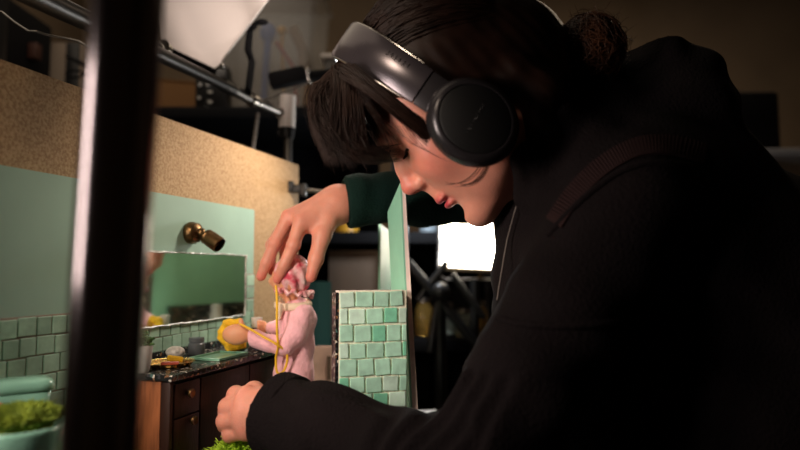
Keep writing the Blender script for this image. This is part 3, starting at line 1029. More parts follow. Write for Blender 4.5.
# ================================================================== LED panel on its stand
LY = 1.46
lc = P(474, 237, LY)
led = thing('led_panel', Vector((lc.x, LY + 0.03, 0)), 'glowing square LED panel lamp on a stand behind her chin', 'lamp')
hw, hh = 34 / 600 * LY, 31 / 600 * LY
obj('diffuser', MB().box(lc, (2 * hw, 0.004, 2 * hh), Matrix.Rotation(0.05, 3, 'Y')), M['led'], led, smooth=False)
obj('housing', MB().box(lc + Vector((0, 0.021, 0)), (2 * hw + 0.012, 0.036, 2 * hh + 0.012), Matrix.Rotation(0.05, 3, 'Y'), bev=0.004), M['black_metal'], led)
obj('housing_lip', MB().box(lc + Vector((0.004, 0, -hh - 0.006)), (2 * hw + 0.02, 0.02, 0.009), Matrix.Rotation(0.05, 3, 'Y'), bev=0.002), mat('bronze_lip', (0.20, 0.14, 0.08), 0.4, metal=0.6), led)
yk = [P(441, 238, LY), P(439, 262, LY), P(440, 275, LY), P(446, 279, LY), P(500, 279, LY), P(512, 272, LY), P(512, 238, LY)]
obj('yoke', MB().tube(yk, 0.0032, 10), M['white_paint'], led)
obj('knob', MB().lathe(P(480, 277, LY - 0.006), (0, -1, 0), [(0.001, 0), (0.006, 0), (0.006, 0.008), (0.001, 0.009)], 16), M['brass'], led)
zf = P(480, 279, LY).z
obj('stand_tube', MB().tube([(lc.x, LY, 0.02), (lc.x, LY, zf)], 0.011, 14), M['black_metal'], led)
for k in range(3):
    a = k * 2 * PI / 3 + 0.5
    obj('leg', MB().tube([(lc.x, LY, 0.30), (lc.x + 0.3 * math.cos(a), LY + 0.3 * math.sin(a), 0.012)], 0.009, 10), M['black_metal'], led)

# ================================================================== boom arm, its stand, the grip head and the strap
YB = lambda px: 0.62 + (px - 60) / 228 * 0.60
bs = P(288, 108, 1.22)
bo = thing('boom_arm', Vector((bs.x, bs.y, 0)), 'dull steel boom arm running across to a white topped stand', 'boom arm')
A0, A1 = P(-50, -46, 0.40), P(60, 8, 0.62)
A2 = P(226, 86, YB(226)); A3 = P(252, 100, YB(252)); A4 = P(284, 114, 1.22)
obj('outer_tube', MB().tube([P(-40, -42, 0.45), A1, A2], [0.0120, 0.0120, 0.0092], 20), M['dark_tube'], bo)
obj('top_highlight', MB().tube([P(-40, -46, 0.45) + Vector((0, 0, 0.008)), P(60, -1, 0.62), P(100, 19, YB(100))], 0.0016, 8), M['steel'], bo)  # bright strip standing for the highlight along the tube's top
dd = (A3 - A2).normalized()
obj('collar', MB().tube([A2 - dd * 0.012, A2 + dd * 0.018], 0.0125, 20), M['dark_tube'], bo)
obj('inner_tube', MB().tube([A2, A3, A4], [0.0108, 0.0098, 0.0098], 18), M['dull_steel'], bo)
obj('ring', MB().tube([A3 - dd * 0.004, A3 + dd * 0.006], 0.0135, 18).tube([A3 + dd * 0.014, A3 + dd * 0.018], 0.0115, 18), M['steel'], bo)
obj('post_sleeve', MB().tube([P(288, 96, 1.22), P(287, 128, 1.22)], 0.0165, 20).tube([A4 - dd * 0.014, A4 + dd * 0.006], 0.0125, 16), M['white_paint'], bo)
obj('clamp', MB().tube([P(287, 128.5, 1.22), P(287, 139, 1.22)], [0.0175, 0.0135], 18).box(P(281, 134, 1.22), (0.016, 0.012, 0.012), bev=0.003), M['black_metal'], bo)
q = P(288, 139, 1.22)
obj('post', MB().tube([(q.x, q.y, 0.02), q], 0.0085, 14), M['dull_steel'], bo)
for k in range(3):
    a = k * 2 * PI / 3
    obj('leg', MB().tube([(q.x, q.y, 0.30), (q.x + 0.26 * math.cos(a), q.y + 0.26 * math.sin(a), 0.012)], 0.009, 10), M['dull_steel'], bo)
obj('sleeve_band', MB().tube([P(162, 47, YB(162)), P(166, 50, YB(166))], 0.0122, 18), M['steel'], bo)

YG = 1.24
gr = thing('grip_head', P(290, 77, YG), 'black grip head with chrome bolts crossing above the white stand sleeve', 'clamp')
obj('body', MB().box(P(288, 78, YG), (0.078, 0.03, 0.034), Matrix.Rotation(-0.10, 3, 'Y') @ Matrix.Rotation(-0.12, 3, 'Y'), bev=0.006), M['black_matte'], gr)
obj('arm', MB().tube([P(300, 77, YG), P(340, 74, YG)], 0.012, 14), M['black_matte'], gr)
obj('bolt', MB().tube([P(307, 69, YG - 0.016), P(309, 82, YG - 0.016)], 0.0035, 10).ball(P(308, 70, YG - .016), 0.005).ball(P(310, 82, YG - .016), 0.005), M['steel'], gr)
obj('thin_rod', MB().tube([P(262, 101, YG - 0.01), P(310, 82, YG - 0.01)], 0.0022, 8), M['dull_steel'], gr)

stp = thing('strap', P(250, 95, 1.15), 'black strap knotted at the corner of the white reflector', 'strap')
obj('webbing', MB().tube([P(258, 22, 1.125), P(250, 30, 1.125), P(248, 50, 1.13), P(252, 62, 1.14), P(248, 92, 1.09)], [0.007, 0.010, 0.011, 0.010, 0.010], 10, flat=0.6), M['black_matte'], stp)
obj('knot', MB().ball(P(262, 22, 1.12), 0.010, (1.2, 0.7, 0.6)).ball(P(252, 27, 1.12), 0.009, (1, 0.7, 0.8)), M['black_matte'], stp)

# ------------------------------------------------------------------ the white reflector
Yr = 1.08
rf = thing('reflector', P(200, 60, Yr), 'white cloth light reflector with a black lower rim above the chipboard', 'reflector')
K = {'a': P(150, -60, 1.02), 'b': P(160, 45, 1.02), 'c': P(215, 71, 1.06), 'd': P(223, 58, 1.08), 'v': P(203, 51, 1.10), 'w': P(250, 27, 1.135), 'e': P(269, -3, 1.06), 'f': P(287, -60, 1.04), 'm': P(215, -50, 1.12)}
rm = MB()
names = list(K)
off = Vector((0.0, 0.004, 0.001))
for q in names: rm.v.append(tuple(K[q]))
for q in names: rm.v.append(tuple(K[q] + off))
ix = {q: i for i, q in enumerate(names)}
n_ = len(names)
fs = [('a', 'b', 'v'), ('b', 'c', 'v'), ('v', 'c', 'd', 'w'), ('w', 'd', 'e'), ('a', 'v', 'w', 'm'), ('m', 'w', 'e', 'f')]
for f in fs:
    rm.f.append([ix[q] for q in f]); rm.c.append(None)
    rm.f.append([n_ + ix[q] for q in reversed(f)]); rm.c.append(None)
for a, b in zip('abcdefm', 'bcdefma'):
    rm.f.append([ix[a], n_ + ix[a], n_ + ix[b], ix[b]]); rm.c.append(None)
ro = obj('cloth', rm, M['cloth_white'], rf, smooth='all')
_bm = bmesh.new(); _bm.from_mesh(ro.data)
for _ in range(3): bmesh.ops.subdivide_edges(_bm, edges=_bm.edges[:], cuts=1, use_grid_fill=True)
for _ in range(7): bmesh.ops.smooth_vert(_bm, verts=[v for v in _bm.verts if len(v.link_faces) > 3], factor=.5, use_axis_x=False, use_axis_y=True, use_axis_z=False)
_bm.to_mesh(ro.data); _bm.free()
rim = MB().tube([P(150, 41, 1.015), P(160, 46, 1.015), P(216, 72.5, 1.055)], 0.0055, 10)
obj('rim', rim, M['black_matte'], rf)
obj('suspension_rod', MB().tube([K['m'] + Vector((0, .01, -0.02)), Vector((K['m'].x, K['m'].y + .01, 3.2))], 0.006, 10), M['black_metal'], rf)
obj('tip', MB().ball(P(222, 66, 1.055), 0.006).tube([P(214, 70, 1.055), P(223, 64, 1.055)], 0.003, 8), M['steel'], rf)

# ------------------------------------------------------------------ cables
wire = [P(-14, 9, .8), P(2, 12, .8), P(14, 22, .8), P(28, 31, .8), P(37, 31.5, .8), P(48, 35, .81), P(64, 38, .82), P(78, 41, .82), P(89, 47, .82), P(110, 52, .82), P(150, 58, .83), P(162, 58, .83), P(164, 52, .84), P(163, 46, 0.865), P(158, 42, 0.87)]
tag(obj('thin_wire', MB().tube(wire, 0.0013, 8), M['steel']), 'thin silvery wire drooping across the upper left to the boom', 'wire')
tw_ = []
for s_ in range(2):
    tw_.append([P(258 - i * 0.22 + 1.2 * math.sin(i * 0.9 + s_ * PI), 113 + i * 1.55, 1.14 + 0.003 * math.cos(i * 0.9 + s_ * PI)) for i in range(26)])
tag(obj('twisted_cord', MB().tube(tw_[0], 0.0021, 7).tube(tw_[1], 0.0021, 7), mat('cord_white', (0.3, 0.27, 0.24), 0.6)), 'white twisted cord hanging from the boom to the chipboard edge', 'cord')

# ------------------------------------------------------------------ clamp on the chipboard's edge
gc = P(296, 189, 1.155)
ck = thing('edge_clamp', gc, 'small black clamp with a steel screw on the chipboard edge', 'clamp')
YK = 1.145
obj('jaw', MB().box(P(291, 187, YK), (0.011, 0.02, 0.022), bev=0.002).box(P(297, 189, YK), (0.020, 0.014, 0.016), bev=0.002), M['black_metal'], ck)
obj('jaw_block', MB().box(P(304, 190, YK), (0.010, 0.018, 0.024), bev=0.002), M['black_metal'], ck)
th_ = []
rr = []
for i in range(33):
    th_.append(P(301 + i * 0.68, 189.5 + i * 0.07, YK))
    rr.append(0.0046 if i % 2 else 0.0034)
obj('screw', MB().tube(th_, rr, 10), M['steel'], ck)

# ================================================================== pole in front of the camera
YP = 0.285
pc = P(114, 225, YP)
po = thing('light_stand', Vector((pc.x, YP, 0)), 'blurred dark polished pole standing in the near foreground', 'stand')
obj('pole', MB().tube([(pc.x - .031, YP, 0.05), (pc.x - .0045, YP, 1.02), (pc.x + .0275, YP, 2.2)], 0.0168, 48), M['pole'], po)
for k in range(3):
    a = k * 2 * PI / 3 + PI
    obj('leg', MB().tube([(pc.x - .022, YP, 0.35), (pc.x - .022 + 0.22 * math.cos(a), YP + 0.22 * math.sin(a), 0.012)], 0.009, 12), M['pole'], po)
obj('base_collar', MB().tube([(pc.x - .0235, YP, 0.32), (pc.x - .022, YP, 0.38)], 0.024, 24), M['black_metal'], po)

# ================================================================== the right hand corner
q = P(792, 150, 1.9)
st = thing('side_table', Vector((q.x + 0.35, 2.1, 0)), 'side table with a pale top at the far right', 'table')
obj('table_top', MB().box((q.x + 0.16, 2.18, q.z - 0.012), (0.75, 0.62, 0.024), bev=0.003), M['tabletop'], st)
for x in (-0.16, 0.48):
    for y in (1.92, 2.44):
        obj('leg', MB().box((q.x + x, y, (q.z - 0.024) / 2), (0.04, 0.04, q.z - 0.024)), M['table_wood'], st)
b = P(751, 142, 2.0)
bg = thing('camera_bag', Vector((b.x, 2.05, q.z + 0.0002)), 'black flat topped bag on the side table behind her back', 'bag')
hh = P(751, 94, 2.0).z - q.z
obj('body', MB().box((b.x - 0.03, 2.07, q.z + 0.0002 + hh / 2), (0.22, 0.22, hh), bev=0.015), M['black_matte'], bg)
obj('strap', MB().tube([(b.x - 0.06, 1.97, q.z + hh), (b.x - 0.06, 2.02, q.z + hh + 0.004), (b.x - 0.06, 2.12, q.z + hh)], 0.006, 8), M['black_matte'], bg)
obx = P(790, 140, 2.35)
tag(obj('wooden_block', MB().box((obx.x + 0.10, 2.42, q.z + 0.03), (0.35, 0.08, 0.06), bev=0.002), M['ochre']), 'brown wooden block on the pale side table', 'block')
# ================================================================== the puppet
YQ = 0.825
pb_ = P(294, 470, YQ); 
pu = thing('puppet', Vector((pb_.x, YQ, TT)), 'stop motion puppet in a pink robe and pink cap leaning to the counter', 'puppet')


def axis_dense(lo, hi, st): return grid((lo, hi, st))


def col_mesh(name, F, m, parent, tintfn=None):
    me, v, q = F.mesh(name)
    if tintfn is not None:
        at = me.color_attributes.new('tint', 'FLOAT_COLOR', 'POINT')
        c = tintfn(v).astype(np.float32)
        at.data.foreach_set('color', np.concatenate([c, np.ones((len(c), 1), np.float32)], 1).ravel())
    return finish(name, me, m, parent, 'all', fix=False)


F = Field(axis_dense(-0.29, -0.09, .0016), axis_dense(.76, .90, .0016), axis_dense(TT, CAM_H + 0.02, .0016))
bot = P(292, 470, YQ); bot.z = TT + 0.014
F.chain([(P(298, 309, YQ), .015), (P(298, 318, YQ), .0225), (P(296, 345, YQ), .0225), (P(294, 372, YQ), .0245), (bot, .031)], 0.012)
F.chain([(P(303, 313, YQ - .014), .0130), (P(296, 333, YQ - .026), .0145), (P(284, 346, YQ - .03), .0125), (P(268, 343, YQ - .028), .0105), (P(254, 338, YQ - .024), .0120)], 0.005)
F.chain([(P(296, 313, YQ + .012), .0115), (P(286, 325, YQ + .026), .0105), (P(272, 328, YQ + .028), .0095)], 0.005)
F.ell(P(250.5, 337.5, YQ - .023), (.006, .0095, .0095), k=.004, op='s')
F.wrinkle(lambda X, Y, Z: 0.0009 * np.sin(X * 210 + Z * 90) * np.sin(Y * 190 + Z * 60), (-1, 0, 0), (1, 2, 2))
col_mesh('robe', F, M['robe'], pu)
obj('sleeve_lining', MB().ball(P(253.5, 338, YQ - .024), .0092, (.35, .9, .9), seg=14), M['robe_in'], pu)
# feet
for px in (286, 300):
    f = P(px, 470, YQ); 
    obj('slipper', MB().ball((f.x - 0.012, YQ - 0.01, TT + 0.007), 0.012, (1.7, 0.8, 0.58), seg=14), M['robe'], pu)
# collar
cl = []
for i in range(25):
    a = 2 * PI * i / 24
    cl.append(P(293 + 15 * math.cos(a) - 2 * math.sin(a), 304.5 + 3.5 * math.sin(a + 2.5) - 3 * math.cos(a), YQ + 0.018 * math.sin(a)))
obj('collar', MB().tube(cl, 0.0058, 10, caps=False).tube([P(281, 306, YQ - .016), P(279, 313, YQ - .021), P(279, 320, YQ - .024)], [.0058, .005, .002], 10), M['collar'], pu)
# head (skin) and cap
hc = P(290, 277, YQ + 0.004)
F = Field(axis_dense(hc.x - .05, hc.x + .05, .0013), axis_dense(hc.y - .05, hc.y + .05, .0013), axis_dense(hc.z - .055, hc.z + .05, .0013))
F.ell(hc + Vector((-.003, 0, -.004)), (.0225, .0225, .025), k=.004)
F.ell(hc + Vector((-.024, -.002, -.006)), (.005, .004, .004), k=.006)
F.cone(hc + Vector((0, 0, -.015)), P(294, 306, YQ), .011, .011, k=.006)
col_mesh('head', F, M['doll_skin'], pu)
F = Field(axis_dense(hc.x - .05, hc.x + .05, .0012), axis_dense(hc.y - .05, hc.y + .05, .0012), axis_dense(hc.z - .055, hc.z + .055, .0012))
F.ell(hc + Vector((.004, 0, .004)), (.0255, .027, .0275), k=.004)
F.ell(hc + Vector((-.030, 0, -.018)), (.021, .05, .022), k=.006, op='s')
F.ell(hc + Vector((.0, 0, -.036)), (.06, .05, .016), k=.006, op='s')
F.wrinkle(lambda X, Y, Z: 0.0019 * np.sin((np.arctan2(Y - hc.y, X - hc.x)) * 11 + Z * 160) * np.clip((hc.z + .03 - Z) * 25, .2, 1), (-1, 0, 0), (1, 2, 2))
col_mesh('shower_cap', F, M['cap'], pu)
rf_ = []
for i in range(60):
    a = 2 * PI * i / 59
    rf_.append(hc + Vector((.006 + .0245 * math.cos(a), .0255 * math.sin(a), -.020 + .003 * math.sin(a * 12) - 0.004 * math.cos(a))))
obj('cap_frill', MB().tube(rf_, [.0028 + .0012 * math.sin(i * 2.1) for i in range(60)], 8, caps=False), M['cap'], pu)
# hands
F = Field(axis_dense(-.27, -.15, .0011), axis_dense(.76, .89, .0011), axis_dense(CAM_H - .13, CAM_H - .05, .0011))
F.ell(P(236.5, 334.5, YQ - .026), (.0185, .009, .0135), k=.004)
F.cone(P(240, 334, YQ - .024), P(250, 337, YQ - .023), .007, .006, .004)
F.cone(P(243, 330, YQ - .022), P(241, 320.5, YQ - .020), .0036, .0030, .003)
for dy in (-1, 0, 1):
    F.cone(P(232, 334 + dy * 4, YQ - .024), P(227.5, 334 + dy * 3.4, YQ - .022), .0035, .0028, .002)
col_mesh('hand', F, M['doll_skin'], pu)
F = Field(axis_dense(-.27, -.15, .0011), axis_dense(.76, .89, .0011), axis_dense(CAM_H - .13, CAM_H - .04, .0011))
F.cone(P(272, 328, YQ + .028), P(264, 327, YQ + .028), .006, .0065, .004)
for i, (py, z) in enumerate(((322, .022), (325, .02), (328, .02), (331, .021))):
    F.cone(P(264, py + 1, YQ + .026), P(258.5, py, YQ + z), .0030, .0024, .002)
col_mesh('hand', F, M['doll_skin'], pu)
# cup held by that hand
cu = P(256.5, 334, YQ + .030)
cupt = thing('cup', cu, 'tiny white cup with a dark lower half held by the puppet', 'cup')
obj('rim_wall', MB().lathe(cu + Vector((0, 0, .0095)), (0, 0, 1), [(.0062, 0), (.0078, .0135), (.0070, .0135), (.0056, .002)], 20), M['white_pot'], cupt)
obj('base', MB().lathe(cu - Vector((0, 0, .004)), (0, 0, 1), [(.001, 0), (.0055, 0), (.0066, .004), (.0064, .0132), (.001, .0132)], 20), mat('dark_cup_base', (.035, .02, .018), .4), cupt)

# yellow washcloth behind the hand: folded petals
F = Field(axis_dense(-.28, -.15, .0013), axis_dense(.77, .86, .0013), axis_dense(CAM_H - .14, CAM_H - .05, .0013))
yc = YQ - .002
for (a, b, r) in (((224, 333), (229, 343), .0075), ((222, 337), (232, 348), .0065), ((226, 324), (240, 322), .0058), ((223, 331), (230, 323), .0065), ((230, 348), (243, 345), .006), ((240, 323), (245, 330), .005), ((230, 335), (240, 337), .006)):
    F.cone(P(a[0], a[1], yc), P(b[0], b[1], yc + .003), r, r * .8, .004)
F.wrinkle(lambda X, Y, Z: 0.0009 * np.sin(X * 420 + Z * 300) * np.sin(Z * 380), (-1, 0, 0), (1, 2, 2))
ycl = col_mesh('washcloth', F, M['yellow'], None)
tag(ycl, 'crumpled bright yellow washcloth in the hand of the puppet', 'cloth')

cord = [P(276, 286, YQ - .028), P(277, 300, YQ - .036), P(277, 318, YQ - .043), P(277, 332, YQ - .046), P(278, 346, YQ - .044), P(276, 358, YQ - .036), P(277, 372, YQ - .036), P(283, 372, YQ - .036), P(287, 362, YQ - .036), P(286, 352, YQ - .038), P(276, 344, YQ - .048), P(262, 336, YQ - .044), P(250, 329, YQ - .040), P(240, 324, YQ - .034)]


def smooth_pts(p, n=6):
    out = []
    for i in range(len(p) - 1):
        p0, p1, p2, p3 = p[max(i - 1, 0)], p[i], p[i + 1], p[min(i + 2, len(p) - 1)]
        for k in range(n):
            t = k / n
            out.append(0.5 * ((2 * p1) + (p2 - p0) * t + (2 * p0 - 5 * p1 + 4 * p2 - p3) * t * t + (3 * p1 - p0 - 3 * p2 + p3) * t ** 3))
    return out + [p[-1]]


tag(obj('yellow_string', MB().tube(smooth_pts(cord), 0.0016, 8), M['cord_yellow']), 'yellow string hanging from the fingers and looping over the pink robe', 'cord')

# ================================================================== the person
OH = P(471.5, 102, 0.64)
f0 = Vector((-0.66, 0, -0.75)).normalized()
u0 = Vector((-0.75, 0, 0.66)).normalized()
l0 = Vector((0, -1, 0))
yaw = math.radians(10)
hf = f0 * math.cos(yaw) - l0 * math.sin(yaw)
hl = l0 * math.cos(yaw) + f0 * math.sin(yaw)
hu = u0
HR = np.array([[hf[i], hu[i], hl[i]] for i in range(3)], dtype=np.float32)


def H(f, u, l): return OH + hf * f + hu * u + hl * l


# -------- skeleton shared by body and clothes
NECK = [(H(-.030, -.005, 0), .058), (P(548, 165, .665), .058), (P(600, 170, .68), .062)]
TORSO = [(P(585, 205, .69), .085), (P(640, 260, .70), .135), (P(760, 330, .71), .150), (P(900, 470, .71), .150), (P(700, 440, .70), .14), (P(620, 400, .69), .10)]
LSH, LEL, LWR = P(628, 208, .575), P(462, 492, .53), P(272, 412, .655)
RSH, REL, RWR = P(610, 190, .86), P(500, 190, .905), P(338, 203, .845)
HIP = P(960, 560, .71)

R_ = {}
RP = [(P(301, 221, .812), .0112), (P(289, 217, .826), .0112), (P(287, 221, .843), .0108), (P(292, 228, .856), .0100)]
RF = [
    [(P(301, 221, .812), .0110), (P(293.5, 245, .799), .0094), (P(284, 266, .801), .0085), (P(277.5, 279, .806), .0070)],
    [(P(289, 217, .826), .0110), (P(275, 243, .817), .0096), (P(266.5, 263, .819), .0086), (P(261, 276.5, .822), .0070)],
    [(P(287, 221, .843), .0105), (P(272, 245, .845), .0090), (P(270, 262, .842), .0080), (P(273, 272, .838), .0066)],
    [(P(292, 228, .856), .0096), (P(284, 248, .866), .0080), (P(284, 262, .862), .0072), (P(289, 270, .856), .0060)],
]
RT = [(P(330, 214, .828), .0165), (P(322, 236, .812), .0118), (P(316, 259, .804), .0096), (P(311, 277, .803), .0074)]
LP_ = [(P(248, 396, .660), .0108), (P(244, 407, .654), .0108), (P(243, 419, .652), .0104), (P(247, 431, .652), .0096)]
LF = [
    [(P(248, 396, .660), .0105), (P(236, 395, .676), .0094), (P(233, 401, .695), .0085), (P(243, 405, .702), .0074)],
    [(P(244, 407, .654), .0105), (P(228, 407, .668), .0096), (P(226, 412, .688), .0086), (P(236, 415, .698), .0074)],
    [(P(243, 419, .652), .0102), (P(225.5, 421, .665), .0092), (P(225, 425, .684), .0082), (P(234, 427, .692), .0072)],
    [(P(247, 431, .652), .0094), (P(230.5, 434, .664), .0084), (P(230, 437, .680), .0075), (P(238, 438, .688), .0066)],
]
LT = [(P(266, 402, .676), .0140), (P(254, 392, .700), .0112), (P(243, 396, .716), .0096), (P(234, 402, .722), .0072)]

xs = grid((-.215, -.105, .0016), (-.105, -.055, .003), (-.055, .165, .0015), (.165, .62, .006))
ys = grid((.44, .53, .004), (.53, .61, .0022), (.61, .74, .0016), (.74, .87, .0018), (.87, 1.0, .004))
zs = grid((CAM_H - .52, CAM_H - .245, .006), (CAM_H - .245, CAM_H - .13, .0018), (CAM_H - .13, CAM_H - .03, .0022), (CAM_H - .03, CAM_H + .36, .0016), (CAM_H + .36, CAM_H + .42, .004))
F = Field(xs, ys, zs)
# torso, neck, arms
F.chain(TORSO[:], .05)
F.chain(NECK, .02)
F.chain([(LSH, .048), (LEL, .040), (P(330, 438, .61), .036), (LWR, .025)], .02)
F.chain([(RSH, .048), (REL, .038), (P(420, 195, .872), .034), (RWR, .0235)], .02)
# head
F.ell(H(-.002, .048, 0), (.096, .088, .074), HR, .01)
F.ell(H(.046, -.006, 0), (.053, .086, .060), HR, .02)
F.ell(H(.050, -.040, 0), (.040, .050, .046), HR, .015)
for s in (-1, 1):
    F.cone(H(.008, -.053, s * .048), H(.074, -.080, s * .012), .013, .013, .022)
    F.ell(H(.064, -.010, s * .036), (.026, .026, .022), HR, .016)
    F.cone(H(.090, .046, s * .010), H(.078, .048, s * .040), .0105, .010, .014)
    F.ell(H(.094, .022, s * .030), (.014, .0115, .016), HR, .012, 's')
    F.ell(H(.0745, .0205, s * .031), (.0128, .0128, .0128), HR, .003)
    F.ell(H(.1015, -.0150, s * .0105), (.0085, .0075, .0070), HR, .005)
    F.ell(H(.1050, -.0215, s * .0062), (.0062, .0038, .0032), HR, .003, 's')
    F.ell(H(.004, -.018, s * .072), (.012, .020, .008), HR, .006)
F.ell(H(.0845, -.0845, 0), (.0155, .0160, .018), HR, .018)
F.ell(H(.064, -.082, 0), (.022, .012, .024), HR, .014)
F.chain([(H(.0895, .030, 0), .0082), (H(.1020, .009, 0), .0078), (H(.1120, -.0085, 0), .0092)], .010)
F.ell(H(.1115, -.0095, 0), (.0102, .0092, .0100), HR, .005)
F.cone(H(.100, -.021, 0), H(.0955, -.039, 0), .0055, .0105, .010)
F.ell(H(.0985, -.0445, 0), (.0088, .0058, .0200), HR, .004)
F.ell(H(.0960, -.0550, 0), (.0090, .0066, .0175), HR, .004)
F.ell(H(.1055, -.0498, 0), (.0090, .0011, .0210), HR, .002, 's')
F.ell(H(.1010, -.0680, 0), (.0066, .0055, .020), HR, .010, 's')
# right hand
for p, r in RP:
    F.cone(RWR, p, .0195, r, .012)
F.cone(P(333, 210, .838), P(318, 222, .828), .022, .017, .016)
RF = [[(p, r * .93) for p, r in ch] for ch in RF]
for ch in RF:
    F.chain(ch, .0028)
    F.ell(ch[1][0], (ch[1][1] * 1.04,) * 3, None, .003)
F.chain(RT, .006)
F.cone(P(326, 222, .826), P(305, 226, .815), .012, .009, .010)
# left hand
for p, r in LP_:
    F.cone(LWR, p, .0200, r + .001, .012)
F.cone(P(262, 412, .668), P(250, 413, .668), .020, .017, .012)
for ch in LF:
    F.chain(ch, .0026)
    F.ell(ch[1][0], (ch[1][1] * 1.05,) * 3, None, .003)
F.chain(LT, .006)

lipc = np.array(rgb(170, 58, 70)); skinc = np.array(rgb(216, 147, 126)); redc = np.array(rgb(214, 104, 94)); palec = np.array(rgb(240, 196, 176))


def skin_tint(v):
    c = np.repeat(skinc[None, :], len(v), 0)

    def blend(p, r, col, w=1.0):
        nonlocal c
        d = np.linalg.norm(v - np.array(p[:])[None, :], axis=1)
        k = np.clip(1 - d / r, 0, 1)
        k = (k * k * (3 - 2 * k) * w)[:, None]
        c = c * (1 - k) + np.array(col)[None, :] * k
    for s in (-1, 1):
        blend(H(.074, -.012, s * .045), .045, redc, .45)
    blend(H(.118, -.010, 0), .026, redc, .8)
    blend(H(.100, .060, 0), .03, palec, .3)
    loc = (v - np.array(OH[:])[None, :]) @ HR
    k = np.exp(-(((loc[:, 0] - .104) / .012) ** 2 + ((loc[:, 1] + .0500) / .0100) ** 4 + (loc[:, 2] / .021) ** 4))
    k = np.clip(k * 1.5, 0, 1)[:, None] * (np.abs(loc[:, 1:2] + .050) < .02)
    c = c * (1 - k) + lipc[None, :] * k
    for ch in RF + [RT] + LF + [LT]:
        blend(ch[-1][0], .017, redc, .75)
        blend(ch[1][0], .014, redc, .45)
    for p, r in RP + LP_:
        blend(p, .018, redc, .35)
    return c


person = col_mesh('person', F, M['skin'], None, skin_tint)
tag(person, 'person in black hoodie and headphones leaning over the miniature set, hands on puppet', 'person')
PLOC = person.location

# eyelids, lashes, brow
for s in (1, -1):
    ls = MB()
    for i in range(26):
        a = -1.15 + 2.2 * i / 25
        rr = .0133
        # lower edge of the lid, looking down
        p = H(.0745 + rr * math.cos(a) * .93, .0205 - .0052, s * .031 + rr * math.sin(a) * .95)
        d = (hf * math.cos(a) + hl * math.sin(a) * 1.0 - hu * .55).normalized()
        ls.tube([p, p + d * .0045, p + d * .0085 + hu * .0012], [.00055, .00045, .00012], 4, caps=False)
    ls.tube([H(.0745 + .0133 * math.cos(a) * .93, .0205 - .0050, s * .031 + .0133 * math.sin(a) * .95) for a in np.linspace(-1.15, 1.05, 16)], .0009, 6)
    obj('eyelashes', ls, M['hair'], person)
    eb = MB()
    for i in range(80):
        a = random.random()
        p = H(.0995 - .022 * a * a + random.uniform(-.001, .001), .0465 + .006 * math.sin(a * 2.6) - .004 * a + random.uniform(-.003, .003), s * (.010 + .036 * a))
        d = (hl * s * .8 + hu * .35 - hf * (.25 + .5 * a)).normalized()
        eb.tube([p, p + d * .005, p + d * .009], [.00028, .00028, .0001], 3, caps=False)
    obj('eyebrow', eb, M['hair'], person)

# -------- hoodie
xs = grid((-.19, .02, .0028), (.02, .46, .0036), (.46, .66, .008))
ys = grid((.42, .80, .0032), (.80, 1.02, .005))
zs = grid((CAM_H - .46, CAM_H - .27, .006), (CAM_H - .27, CAM_H + .25, .0032))
F = Field(xs, ys, zs)
F.chain([(p, r + .012) for p, r in TORSO], .05)
F.ell(P(572, 262, .68), (.075, .11, .10), None, .04)
F.ell(P(562, 345, .68), (.072, .12, .12), None, .04)
F.chain([(LSH, .064), (LEL, .050), (P(420, 474, .56), .047), (P(330, 434, .615), .043), (P(266, 411, .655), .0425)], .025)
F.chain([(RSH, .064), (REL, .052)], .03)
F.cone(P(640, 190, .62), P(600, 190, .80), .075, .07, .05)
# collar and hood
cr = [(P(524, 196, .615), .013), (P(528, 160, .595), .016), (P(556, 118, .592), .018), (P(604, 93, .63), .021), (P(632, 74, .68), .021), (P(604, 100, .745), .020), (P(560, 150, .755), .018), (P(530, 190, .72), .013)]
F.chain(cr, .012)
F.chain([(P(548, 190, .60), .022), (P(590, 150, .60), .030), (P(625, 110, .66), .036), (P(590, 160, .74), .034)], .02)
F.ell(P(656, 56, .67), (.026, .05, .036), None, .016)
F.ell(P(682, 86, .68), (.036, .06, .038), None, .018)
F.ell(P(664, 118, .68), (.070, .085, .055), None, .03)
F.ell(P(700, 128, .69), (.030, .05, .036), None, .03)
F.ell(P(680, 180, .68), (.08, .10, .070), None, .03)
F.cone(P(590, 134, .61), P(655, 76, .67), .020, .024, .012)
# open neck
F.chain([(H(-.01, -.02, 0), .064), (P(535, 160, .665), .060), (P(560, 160, .67), .050)], .006) if False else None
F.cone(H(-.005, -.02, 0), P(545, 158, .665), .068, .058, .008, 's')
# cuff ends: cut flat, open
cdir = (LWR - P(330, 434, .615)).normalized()
ce = P(276, 413, .6515)
F.cone(ce + cdir * .02, ce + cdir * .075, .075, .075, .003, 's') if False else None
an = A(cdir); cp_ = A(ce)
b = F.blk((-.19, .55, CAM_H - .30), (-.09, .76, CAM_H - .07))
sl, X, Y, Z = b
pl_d = (X - cp_[0]) * an[0] + (Y - cp_[1]) * an[1] + (Z - cp_[2]) * an[2]
F.g[sl] = np.maximum(F.g[sl], pl_d)
# folds
ax1 = A((LEL - LWR).normalized())
w0 = A(LWR)


def folds(X, Y, Z):
    s = (X - w0[0]) * ax1[0] + (Y - w0[1]) * ax1[1] + (Z - w0[2]) * ax1[2]
    ph = s * 150 + 14 * (Z - w0[2]) + 10 * np.sin((Y - .6) * 30)
    am = np.exp(-((s - .20) / .085) ** 2) * .0034 + np.exp(-((s - .05) / .05) ** 2) * .0012
    return am * np.sin(ph + 1.2 * np.sin(s * 60 + Z * 40))


